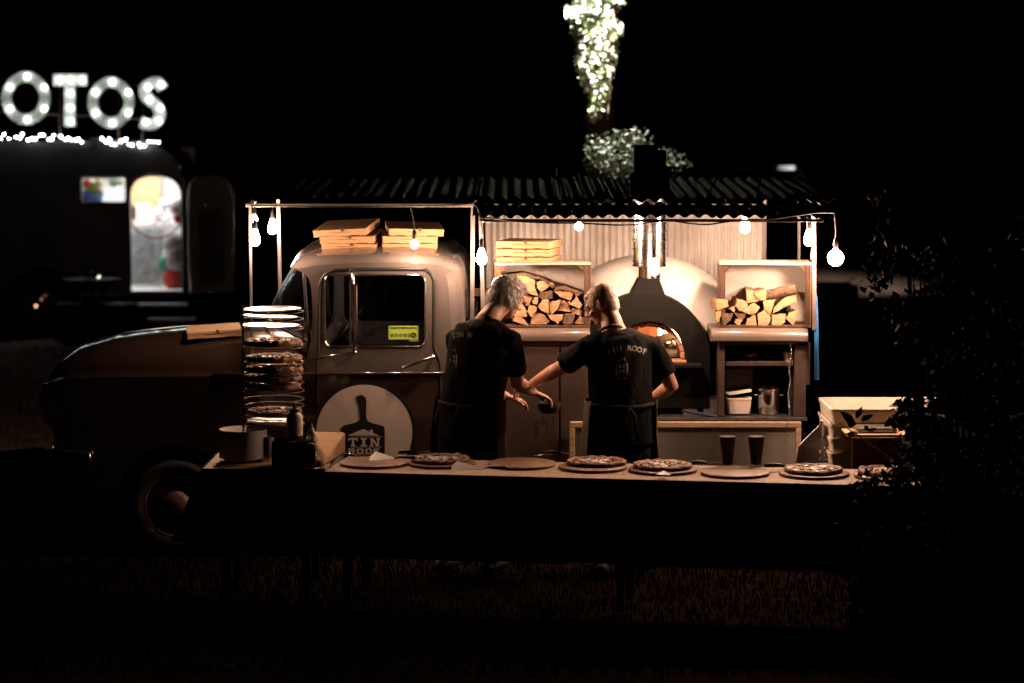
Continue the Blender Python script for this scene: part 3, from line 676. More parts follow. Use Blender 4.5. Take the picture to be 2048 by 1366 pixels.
    for k in range(3):
        g = corr(wx_[k] - .01, wx_[k + 1] + .01, 0, 0, 1, 0, .0455, .0155, along=1)
        for i, v in enumerate(g.v): g.v[i] = Vector((v.x, Yb - .12 - .003 * (k % 2) - v.z, wz0 + (wz1 - wz0) * v.y))
        obj('wall_sheet', g, GALVW, T, smooth='all', world=True)
    # rear headboard bits between cab and cabinet
    g = G(); g.bb((side(938, 0)[0], YN + .1, zb), (side(947, 0)[0], YF - .1, side(0, 640)[1])); obj('bulkhead', g, PAINTD, T, world=True)
    g = G(); g.bb((side(938, 0)[0], YN + .3, side(0, 600)[1]), (side(978, 0)[0], YN + .32, side(0, 584)[1])); obj('timber_rail', g, CRATE, T, world=True)
build_truck()

# ================================================================== OVEN
def build_oven():
    cy = 15.85; c = Vector((X(1293, cy), cy, Zp(716, cy)))
    ov = thing('pizza_oven', (c.x, c.y, c.z), 'white domed wood-fired pizza oven with black arched front', 'oven')
    R = .685
    YFt = 15.12                                                    # front plane of the black arch
    mx = X(1299, YFt); mz = Zp(721, YFt); rm = .232
    # dome: rendered shell
    g = G(); prof = []
    rs = []
    for i in range(25):
        a = (PI / 2) * i / 24; rs.append((R * math.cos(a) + .0005, R * math.sin(a)))
    g.lathe([(R + .0, -.12)] + rs, c, 72); 
    # cut the front mouth out of the shell
    keep = []
    for f, m_ in zip(g.f, g.mi):
        q = sum((g.v[i] for i in f), Vector()) / len(f)
        if q.y < cy - .3 and math.hypot(q.x - mx, q.z - mz) < .30: continue
        keep.append(f)
    g.f = keep; g.mi = [0] * len(keep)
    obj('dome', g, DOMEW, ov, smooth='all', world=True)
    # inner brick vault and hearth
    g = G(); Ri = .52; n = 40; rs = []
    for i in range(13):
        a = (PI / 2) * i / 12; rs.append([(c.x + Ri * math.cos(a) * math.cos(2 * PI * k / n), c.y + Ri * math.cos(a) * math.sin(2 * PI * k / n), mz - .01 + .36 * math.sin(a)) for k in range(n)])
    g.rings(rs, cap=False)
    keep = []
    for f in g.f:
        q = sum((g.v[i] for i in f), Vector()) / len(f)
        if q.y < cy - .25 and abs(q.x - mx) < .30: continue
        keep.append(f)
    g.f = keep; g.mi = [0] * len(keep)
    obj('brick_vault', g, OVENB, ov, smooth='all', world=True)
    g = G(); g.lathe([(.53, -.03), (.53, 0), (.0, 0)], (c.x, c.y, mz), 40); g.bb((mx - rm, YFt - .01, mz - .03), (mx + rm, cy - .3, mz - .0005)); obj('hearth', g, OVENB, ov, world=True)
    # black arched front: outer arch ring extruded, with mouth opening
    def arch(r, n=28, zb=0.): return [(mx + r * math.cos(PI * k / n), mz + r * math.sin(PI * k / n)) for k in range(n + 1)] + [(mx - r, mz - zb)] + [(mx + r, mz - zb)]
    RO = .40; ox = X(1293, YFt) - mx
    outer = [(mx + ox + RO * 1.0 * math.cos(PI * k / 32), mz + .02 + RO * math.sin(PI * k / 32)) for k in range(33)] + [(mx + ox - RO, mz - .30), (mx + ox + RO, mz - .30)]
    hole = [(mx + rm * math.cos(PI * k / 28), mz + .01 + rm * 1.02 * math.sin(PI * k / 28)) for k in range(29)] + [(mx - rm, mz - .02), (mx + rm, mz - .02)]
    g = G(); g.plate(outer, [hole], lambda a, b, t: Vector((a, t, b)), YFt, YFt + .30); obj('arch_front', g, BLACKM, ov, world=True, smooth=35, bevel=.006)
    # brick lining ring of the mouth
    nb = 15
    for k in range(nb):
        a0 = PI * k / nb + .01; a1 = PI * (k + 1) / nb - .01
        o_ = rm - .004; i_ = rm - .03
        pl = [(mx + o_ * math.cos(a0), mz + .005 + o_ * math.sin(a0)), (mx + o_ * math.cos(a1), mz + .005 + o_ * math.sin(a1)), (mx + i_ * math.cos(a1), mz + .005 + i_ * math.sin(a1)), (mx + i_ * math.cos(a0), mz + .005 + i_ * math.sin(a0))]
        g = G(); g.plate(pl, [], lambda a, b, t: Vector((a, t, b)), YFt + .06, YFt + .42); obj('brick', g, OVENB, ov, world=True, bevel=.003)
    g = G(); g.bb((mx - .30, YFt - .12, mz - .035), (mx + .32, YFt - .002, mz - .012)); obj('mouth_shelf', g, BLACKM, ov, world=True, bevel=.004)
    # flue hood, collar and twin-wall flue
    a = [at(*p, YFt + .06) for p in ((1258, 597), (1333, 597), (1318, 557), (1277, 557))]
    r0 = [Vector((p.x, y, p.z)) for p, y in zip((a[0], a[1], a[1], a[0]), (YFt + .03, YFt + .03, YFt + .26, YFt + .26))]
    r1 = [Vector((p.x, y, p.z)) for p, y in zip((a[3], a[2], a[2], a[3]), (YFt + .08, YFt + .08, YFt + .22, YFt + .22))]
    g = G(); g.rings([r0, r1]); obj('flue_hood', g, BLACKM, ov, world=True, bevel=.006)
    fy = YFt + .15; fx = X(1297.5, fy)
    g = G(); z0, z1 = Zp(560, fy), Zp(530, fy); g.lathe([(.07, z0), (.07, z1)], (fx, fy, 0), 32); obj('flue_collar', g, CHROME, ov, smooth=40, world=True)
    g = G(); z0, z1 = Zp(533, fy), Zp(300, fy); g.lathe([(.104, z0), (.104, z1)], (fx, fy, 0), 40); fl = obj('flue_pipe', g, CHROME, ov, smooth=40, world=True)
    for py in (531, 522, 498, 480, 462, 446):
        z = Zp(py, fy); g = G(); g.lathe([(.1045, z - .006), (.1085, z - .003), (.1085, z + .003), (.1045, z + .006)], (fx, fy, 0), 40); obj('flue_band', g, CHROME, fl, smooth=40, world=True)
    g = G(); z0 = Zp(392, fy); g.lathe([(.125, z0), (.125, Zp(350, fy)), (.108, Zp(345, fy))], (fx, fy, 0), 32); obj('flue_flashing', g, BLACKM, fl, smooth=40, world=True)
    cx_ = X(1287, fy); g = G(); g.bb((X(1266, fy), fy - .1, Zp(352, fy)), (X(1312, fy), fy + .1, Zp(290, fy))); obj('chimney_cowl', g, BLACKM, fl, world=True, bevel=.01)
    # fire: logs, embers and flame tongues at the right side of the hearth
    g = G(); rng = random.Random(3)
    for k in range(5):
        a0 = Vector((c.x + .10 + rng.uniform(0, .2), cy - .1 + rng.uniform(-.1, .3), mz + .03 + .03 * k)); d = Vector((rng.uniform(-.1, .1), .14, rng.uniform(-.02, .05)))
        g.tube([a0 - d, a0 + d], .03, 7)
    obj('burning_log', g, mat('charred_wood', (.03, .02, .015), .9), ov, world=True)
    g = G()
    for k in range(60):
        b = Vector((c.x + .24 + rng.gauss(0, .05), cy - .05 + rng.uniform(-.22, .32), mz + rng.uniform(.02, .10))); h = rng.uniform(.05, .17)
        pts = [b + Vector((rng.uniform(-.015, .015) * q + .02 * math.sin(q * 2 + k), 0, h * q / 4)) for q in range(5)]
        g.tube(pts, [.012, .016, .013, .007, .001], 6)
    fm = emis('fire_flames', (1., .46, .19), 30.0)
    obj('flames', g, fm, ov, smooth='all', world=True)
build_oven()

# ================================================================== LAMPS ON THE TRUCK
def bulb(kind, px, py, Y, label, cord_top=None, on=True):
    """kind st (squirrel cage) / globe / small; px, py is the middle of the glowing glass"""
    p = at(px, py, Y)
    t = thing('light_bulb', p, label, 'light bulb', 'bare bulbs strung along the truck canopy')
    if kind == 'st': prof = [(.011, .052), (.014, .042), (.024, .012), (.0315, -.012), (.031, -.03), (.022, -.046), (.009, -.054), (.001, -.055)]; zt = .05
    elif kind == 'globe': prof = [(.012, .058)] + [(.0485 * math.cos(a), .0485 * math.sin(a)) for a in [math.radians(70 - 160 * k / 12) for k in range(13)]]; zt = .056
    else: prof = [(.009, .032)] + [(.024 * math.cos(a), .024 * math.sin(a)) for a in [math.radians(60 - 150 * k / 9) for k in range(10)]]; zt = .03
    g = G(); g.lathe(prof, (0, 0, 0), 16); obj('glass', g, GLOW, t, smooth='all')
    g = G(); g.lathe([(.0125, zt - .002), (.0145, zt + .004), (.0155, zt + .03), (.013, zt + .05), (.006, zt + .06)], (0, 0, 0), 14); obj('socket', g, DARKOBJ, t, smooth=40)
    if cord_top:
        q = at(*cord_top, Y) - p; a = Vector((0, 0, zt + .055)); m1 = a.lerp(q, .5) + Vector((.006, .004, 0))
        g = G(); g.tube(smooth_path([a, m1, q], 4), .0035, 6); obj('cord', g, RUBBER, t, smooth='all')
    return t
bulb('st', 510, 474, 14.9, 'bare bulb low on the front left canopy post, the nearer of that pair', (503, 410))
bulb('small', 508, 438, 16.2, 'small bulb half hidden behind the nearer bulb at the front left post', (510, 408))
bulb('st', 545, 452, 16.5, 'bare bulb hanging beside the rear left canopy post', (544, 406))
bulb('small', 829, 489, 14.9, 'small bulb dangling in front of the boxes on the cab roof', (820, 412))
bulb('st', 963, 512, 14.80, 'pear shaped bulb by the post between cab and kitchen', (962, 440))
bulb('small', 1158, 453, 14.95, 'round bulb tucked under the awning above the cardboard box stack', (1158, 436))
bulb('st', 1308, 533, 14.64, 'pear shaped bulb hanging in front of the shiny oven flue', (1304, 447))
bulb('st', 1490, 449, 15.0, 'bulb tight under the awning edge above the right crate', (1490, 438))
bulb('st', 1618, 474, 14.75, 'pear shaped bulb beside the right hand canopy post', (1613, 434))
bulb('globe', 1671, 516, 14.6, 'large round globe bulb hanging beyond the right end of the canopy', (1668, 424))
g = G(); cab = [at(*p, 14.49) for p in ((946, 405), (958, 420), (962, 432), (990, 437), (1040, 443), (1120, 446), (1158, 446), (1230, 450), (1270, 449), (1302, 445), (1340, 442), (1380, 447), (1415, 449), (1450, 444), (1489, 439), (1530, 439), (1580, 433), (1620, 427), (1648, 425), (1668, 426))]
g.tube(smooth_path(cab, 4), .0048, 6)
g.tube(smooth_path([at(*p, 14.85) for p in ((502, 412), (560, 412), (660, 413), (820, 412), (900, 410), (946, 407))], 4), .004, 6)
tag(obj('festoon_cable', g, RUBBER, None, smooth='all', world=True), 'black festoon cable looping along the front edge of the canopy', 'cable')

# ================================================================== CARDBOARD PIZZA BOXES
def make_box_proto(w=.345, d=.345, h=.045):
    t = thing('pizza_box', (0, 0, 0), 'x', 'pizza box', 'kraft cardboard pizza boxes')
    g = G(); g.bb((-w / 2, -d / 2, 0), (w / 2, d / 2, h - .008)); obj('tray', g, KRAFT, t, bevel=.002)
    g = G(); g.bb((-w / 2 - .002, -d / 2 - .003, h - .018), (w / 2 + .002, d / 2 + .001, h)); 
    l_ = obj('lid', g, KRAFT, t, bevel=.003)
    g = G(); g.lathe([(.0, 0), (.011, 0), (.011, -.002), (0, -.002)], (.02, -d / 2 - .0035, h - .0035), 12, 'y'); obj('thumb_notch', g, KRAFTI, l_)
    for x in (-.10, .10):
        g = G(); g.bb((x - .03, -d / 2 - .0012, .0008), (x + .03, -d / 2 + .001, .0055)); obj('tuck_slot', g, KRAFTI, t)
    g = G(); g.bb((-.06, -d / 2 - .0036, h - .020), (.06, -d / 2 - .0005, h - .0182)); obj('front_slit', g, KRAFTI, t)
    return t
PB = make_box_proto(); first = [True]
def pbox(x, y, z, rz, label, rot=None):
    if first[0]:
        o = PB; first[0] = False; o.location = (x, y, z); o.rotation_euler = rot or (0, 0, rz); o['label'] = label
    else: o = dup(PB, (x, y, z), rz, label, rot)
    return o
# cab roof, left stack
zr = 1.885
x_ = X(703, 15.35); y_ = 15.42
pbox(x_ + .005, y_, zr + .012, 0, 'bottom box of the left stack on the cab roof', (math.radians(5), math.radians(1), math.radians(-4)))
pbox(x_ + .0, y_ + .0, zr + .058, 0, 'middle box of the left stack on the cab roof', (math.radians(5), math.radians(-1), math.radians(-6)))
pbox(x_ - .028, y_ + .0, zr + .112, 0, 'top box of the left stack on the cab roof, tilted and sliding off', (math.radians(8), math.radians(-3.2), math.radians(-12)))
x_ = X(819, 15.35)
pbox(x_, y_, zr + .008, 0, 'bottom box of the right stack on the cab roof', (math.radians(4), math.radians(0), math.radians(3)))
pbox(x_ - .004, y_, zr + .056, 0, 'middle box of the right stack on the cab roof', (math.radians(4), math.radians(.6), math.radians(5)))
pbox(x_ + .03, y_, zr + .106, 0, 'top box of the right stack on the cab roof, jutting out to the right', (math.radians(5), math.radians(1.4), math.radians(7)))
# on the left crate
cz_ = Zp(528, 15.2)
x_ = X(1058, 15.2)
for k, (dx, rz) in enumerate(((0.0, -14), (-.004, -12), (.004, -15))):
    pbox(x_ + dx, 15.3, cz_ + .0505 * k, 0, ('bottom', 'middle', 'top')[k] + ' box of the three stacked on the left log crate', (0, 0, math.radians(rz)))
pbox(X(424, 15.45), 15.55, Zp(680, 15.4) + .022, 0, 'single flat box lying on the truck bonnet behind the plate rack', (math.radians(2), math.radians(-3), math.radians(9)))

# ================================================================== LOG CRATES
def crate(cx, cy, z0, w_, d_, h_, rz, label):
    t = thing('log_crate', (cx, cy, z0), label, 'crate', 'wooden crates full of firewood', math.radians(rz)); th = .014
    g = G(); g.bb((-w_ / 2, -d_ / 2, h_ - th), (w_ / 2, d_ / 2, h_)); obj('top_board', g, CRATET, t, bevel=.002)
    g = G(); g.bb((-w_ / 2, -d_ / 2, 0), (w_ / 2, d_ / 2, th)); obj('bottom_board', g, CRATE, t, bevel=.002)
    for s in (-1, 1):
        for k in range(3):
            yy = -d_ / 2 + k * d_ / 3
            g = G(); g.bb((s * (w_ / 2 - th), yy + .003, th + .001), (s * w_ / 2, yy + d_ / 3 - .003, h_ - th - .001)); obj('side_slat', g, CRATE, t, bevel=.002)
        g = G(); g.bb((s * (w_ / 2 - th - .001), -d_ / 2 + .002, th + .002), (s * (w_ / 2 - th - .026), -d_ / 2 + .026, h_ - th - .002)); obj('corner_post', g, CRATE, t, bevel=.002)
        a = s * (w_ / 2 - th - .026)
        g = G(); g.add([(a, -d_ / 2 + .004, h_ - th - .002), (a - s * .045, -d_ / 2 + .004, h_ - th - .002), (a, -d_ / 2 + .004, h_ - th - .047), (a, -d_ / 2 + .02, h_ - th - .002), (a - s * .045, -d_ / 2 + .02, h_ - th - .002), (a, -d_ / 2 + .02, h_ - th - .047)], [(0, 1, 2), (3, 5, 4), (0, 3, 4, 1), (1, 4, 5, 2), (2, 5, 3, 0)]); obj('corner_brace', g, CRATE, t)
    g = G(); g.bb((-w_ / 2 + th, d_ / 2 - .008, th), (w_ / 2 - th, d_ / 2 - .001, h_ - th)); obj('back_panel', g, WHITEP, t)
    return t
CY = 15.19
zl_ = side(0, 657)[1]
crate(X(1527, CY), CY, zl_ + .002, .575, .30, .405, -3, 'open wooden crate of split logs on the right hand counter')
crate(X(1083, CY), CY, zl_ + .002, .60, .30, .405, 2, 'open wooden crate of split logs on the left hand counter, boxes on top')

def log(poly, Y, label_, group, bark=False, yaw=0., L=.25, name='split_log'):
    rng = random.Random(int(sum(p[0] * 3 + p[1] for p in poly)))
    P = [at(a, b, Y) for a, b in poly]; c = sum(P, Vector()) / len(P)
    # subdivide the outline for a rough split edge
    Q = []
    for i in range(len(P)):
        a, b = P[i], P[(i + 1) % len(P)]
        for k in range(3):
            q = a.lerp(b, k / 3); 
            if k: q += Vector((rng.uniform(-.003, .003), 0, rng.uniform(-.003, .003)))
            Q.append(q)
    Q = [c + (q - c) * 1.0 for q in Q]; n = len(Q); rs = []
    sh = Vector((math.tan(yaw) * L, 0, rng.uniform(-.01, .005)))
    for j, f in enumerate((0, .02, .35, .7, 1.0)):
        rs.append([c + (q - c) * (.985 if j == 0 else 1 - .06 * f) + sh * f + Vector((rng.uniform(-.002, .002), L * f + rng.uniform(-.002, .002) * (j == 0), rng.uniform(-.002, .002))) for q in Q])
    g = G(); g.rings(rs)
    g.mi = [1 if len(f) == 4 else 0 for f in g.f]
    # arcs: the longest edge run gets bark
    nq = 4 * n; best = rng.randrange(len(P))
    for j in range(4):
        for k in range(3): 
            idx = j * n + (best * 3 + k) % n; g.mi[idx] = 2
    if bark: g.mi = [2 if m_ else 2 for m_ in g.mi]
    o = obj(name, g, [LOGEND, LOGSIDE, BARK], None, smooth=30, world=True)
    tag(o, label_, 'log', group); return o
def Zm(pts, s, ox, oy): return [(ox + a / s, oy + b / s) for a, b in pts]
RL = [[(475,995),(560,1000),(565,1050),(485,1085)],[(690,935),(745,940),(765,985),(800,1010),(700,1030)],[(750,945),(835,935),(835,1000),(800,1010),(765,985)],
[(630,1000),(690,1015),(705,1045),(655,1090),(615,1050)],[(660,1085),(700,1055),(745,1027),(785,1055),(770,1095),(710,1108)],[(810,1010),(905,1005),(880,1060),(865,1115),(820,1070)],
[(1048,955),(1058,1020),(960,1060),(880,1108),(895,1060),(985,975)],[(570,1070),(610,1052),(607,1092)],[(475,1095),(512,1085),(495,1165),(472,1145)],
[(605,1095),(690,1105),(685,1135),(645,1157)],[(755,1110),(767,1190),(685,1188),(702,1140)],[(820,1075),(872,1140),(845,1188),(780,1195),(772,1110)],[(875,1115),(975,1108),(972,1165),(922,1202),(875,1182)],
[(1068,1080),(1062,1120),(1030,1192),(977,1140),(1000,1100)],[(615,1142),(668,1150),(642,1190),(610,1172)],[(700,1095),(760,1102),(745,1112)]]
YL = 15.045
RN = ('log poking out past the left post, upper', 'pale wedge at the very top of the pile', 'square-ended log left of the ridged bark log', 'five-sided log second row left', 'half-round log in the middle of the pile', 'broad wedge under the ridged bark log', 'long pale split leaning up at the right', 'tiny triangle between two bigger logs at the left',
      'narrow sliver at the bottom left post', 'small wedge above the bottom row, left of centre', 'narrow tall triangle in the bottom row', 'large rounded log in the bottom centre', 'broad five-sided log bottom right of centre', 'blunt wedge in the bottom right corner', 'small wedge on the crate floor left of centre', 'thin flat chip wedged in mid pile')
for k, p in enumerate(RL): log(Zm(p, 3.594, 1300, 320), YL + .012 * ((k * 7) % 4) , RN[k] + ', right crate', 'split logs in the right crate', yaw=((k * 5) % 7 - 3) * .03)
log(Zm([(515,1105),(600,1100),(580,1150),(530,1195)], 3.594, 1300, 320), YL, 'dark barked log low in the left corner of the right crate', None, bark=True)
# bark covered log lying across the right pile
g = G(); a, b = at(1530, 592, YL + .06), at(1592, 578, YL + .02)
g.tube([a + (b - a) * k / 6 + Vector((0, 0, .002 * (k % 2))) for k in range(7)], [.032, .035, .033, .036, .034, .036, .031], 12); g.mi = [0] * len(g.f); g.mi[-2] = 1
tag(obj('barked_log', g, [BARK, LOGEND], None, smooth=50, world=True), 'ridged bark log lying across the top of the right crate pile', 'log')
LL = [[(505,880),(600,890),(645,915),(642,960),(668,1030),(600,1010),(520,1000)],[(655,925),(700,918),(790,940),(690,1000),(660,965)],[(785,1000),(850,985),(938,1003),(915,1065),(850,1043)],
[(565,1015),(635,1035),(602,1095),(560,1110),(545,1060)],[(640,1040),(666,1040),(662,1095),(625,1087)],[(700,1060),(750,1055),(752,1168),(690,1140),(668,1112)],[(755,1080),(840,1060),(825,1120),(772,1172),(755,1150)],
[(850,1065),(895,1088),(915,1152),(818,1145)],[(958,1035),(1002,1100),(980,1132),(908,1095)],[(500,1110),(545,1090),(582,1150),(577,1192),(490,1190)],[(600,1100),(668,1110),(622,1197),(585,1160)],
[(655,1145),(720,1180),(757,1225),(735,1245),(605,1245),(620,1205)],[(545,1195),(610,1265),(540,1245),(480,1220),(500,1195)],[(740,1175),(862,1173),(850,1215),(820,1242),(770,1215)],
[(985,1180),(1048,1230),(1000,1247),(943,1240)],[(928,1125),(1003,1140),(1000,1177),(920,1167)],[(890,1078),(912,1072),(916,1098)],[(470,1030),(540,1030),(550,1085),(490,1105),(460,1080)]]
LN = ('biggest pale log high on the left of the pile', 'flat-topped log second at the top of the pile', 'long pale half-round below the arched bark slab', 'blocky log left of the bark faced one', 'little square end left of centre', 'tall narrow log in the middle of the pile', 'half-round log right of the tall narrow one', 'pale triangle right of centre', 'wedge at the right end of the second row',
      'pale wedge beside the grey haired man in the third row', 'kite-shaped log left of centre in the third row', 'broad wedge in the bottom row left of centre', 'half-round log in the bottom left corner', 'flat wedge bottom centre beside the dark barked log', 'wedge in the bottom right corner', 'flat block above the bottom right wedge', 'tiny triangle between two big logs at right', 'block just behind the grey hair')
for k, p in enumerate(LL): log(Zm(p, 3.794, 900, 320), YL + .012 * ((k * 5) % 4), LN[k] + ', left crate', 'split logs in the left crate', yaw=((k * 3) % 7 - 3) * .03)
for p, lb in (([(680,1005),(775,990),(780,1050),(700,1060),(668,1035)], 'dark bark faced log in the middle of the left crate pile'), ([(880,1165),(950,1170),(932,1240),(870,1250),(850,1230)], 'dark barked log at the bottom of the left crate pile'),
              ([(798,965),(870,958),(1010,1008),(955,1035),(935,998),(850,983),(785,995)], 'thin bark slab arched over the right half of the left crate pile'), ([(455,868),(560,855),(700,895),(800,958),(785,975),(700,912),(600,885),(500,875)], 'long bark slab capping the left crate pile')):
    log(Zm(p, 3.794, 900, 320), YL + .01, lb, None, bark=True)
# blue strap on the right post
g = G(); a, b = at(1630, 592, YN - .1), at(1634, 760, YN - .1)
g.tube([a, a.lerp(b, .4) + Vector((.004, 0, 0)), b], (.014, .004), 8, ref=(1, 0, 0)); tag(obj('blue_strap', g, BLUE, None, smooth='all', world=True), 'bright blue strap hanging down the right canopy post', 'strap')
# things on the shelves and the worktop
wz_ = side(0, 834)[1] + .0
sz_ = side(0, 724)[1]
def tub(px0, px1, py0, py1, Y, d, label, lid=True, lab=None, tilt=0, m_=PLASTIC, name='plastic_tub', cat='tub'):
    x0, x1 = X(px0, Y), X(px1, Y); h = abs(Zp(py0, Y) - Zp(py1, Y)); z = Zp(py1, Y)
    t = thing(name, ((x0 + x1) / 2, Y + d / 2, z), label, cat); w_ = x1 - x0
    g = G(); rs = [[Vector((a, b, zz)) for a, b in rect(-w_ / 2 * k, -d / 2 * k, w_ / 2 * k, d / 2 * k, .018, 4)] for zz, k in ((0, .86), (h * .5, .93), (h * .9, .97), (h * .9, 1.0), (h, 1.0))]
    g.rings(rs); obj('tub_body', g, m_, t, smooth=30)
    if lid:
        g = G(); R = Matrix.Rotation(math.radians(tilt), 3, 'Y'); lz = h + (.004 if not tilt else .03)
        q = [Vector((a, b, zz)) for zz in (0, .012) for a, b in rect(-w_ / 2, -d / 2, w_ / 2, d / 2, .02, 4)]; n = len(q) // 2
        g.rings([q[:n], q[n:]]); g.rot(R); g.v = [v + Vector((0, 0, lz)) for v in g.v]; obj('tub_lid', g, WHITEP, t, smooth=30)
    return t
tub(1454, 1505, 797, 828, YN + .06, .14, 'milky plastic tub with a loose white lid on the worktop', True, tilt=-9)
tub(1364, 1401, 790, 829, YN + .12, .12, 'dim plastic tub on the worktop, left one of two', False, m_=mat('dim_plastic', (.22, .18, .16), .4))
tub(1404, 1441, 792, 829, YN + .12, .12, 'dim plastic tub on the worktop beside the shelf unit', False, m_=MATS['dim_plastic'])
tub(1568, 1596, 704, 723, YN + .05, .12, 'small white box on the upper shelf behind the chain', False, m_=WHITEP)
c_ = at(1503, 718, YN + .12)
g = G(); g.lathe([(.001, -.012), (.014, -.012), (.016, 0), (.014, .03), (.022, .036), (.022, .055), (.001, .056)], (0, 0, 0), 18, 'x'); o = obj('spice_jar', g, mat('amber_plastic', (.75, .33, .03), .35), None, smooth=40); o.location = (c_.x - .02, YN + .14, sz_ + .0235); tag(o, 'small amber jar lying on its side on the upper shelf', 'jar')
cx_ = X(1538, YN + .16); t = thing('steel_pot', (cx_, YN + .16, wz_), 'shiny steel stock pot on the worktop in the shelf unit', 'pot')
g = G(); g.lathe([(.001, .004), (.066, .004), (.07, .012), (.072, .15), (.078, .156), (.078, .164), (.069, .164), (.068, .15), (.066, .02), (.001, .018)], (0, 0, 0), 36); obj('pot_body', g, CHROME, t, smooth=40)
for k in (-1, 1):
    g = G(); g.tube([(k * .071, -.02, .12), (k * .095, -.02, .125), (k * .095, .02, .125), (k * .071, .02, .12)], .004, 6); obj('handle', g, CHROME, t, smooth='all')
g = G(); g.lathe([(.001, 0), (.022, 0), (.024, .01), (.024, .1), (.012, .14), (.012, .17), (.001, .171)], (X(1586, YN + .1), YN + .1, wz_), 18); tag(obj('dark_bottle', g, DARKOBJ, None, smooth=40, world=True), 'dark bottle beside the steel pot under the chain', 'bottle')
g = G(); g.lathe([(.001, 0), (.03, 0), (.031, .12), (.028, .13), (.028, .004)], (X(1156, YN + .1), YN + .1, wz_), 20); tag(obj('glass_jar', g, CLEAR, None, smooth=40, world=True), 'clear glass jar on the worktop between the two cooks', 'jar')
g = G(); g.lathe([(.001, 0), (.024, 0), (.026, .08), (.015, .1), (.015, .115), (.001, .116)], (X(1158, YN + .02), YN + .02, wz_), 20); tag(obj('pepper_mill', g, STEEL, None, smooth=40, world=True), 'small steel shaker at the left end of the worktop', 'shaker')
g = G(); g.tube([at(1368, 822, YN + .02), at(1432, 833, YN - .01)], .010, 8, caps='round'); tag(obj('tool_handle', g, mat('dark_blue_rubber', (.01, .02, .07), .5), None, smooth='all', world=True), 'dark blue tool handle lying along the worktop edge', 'tool')

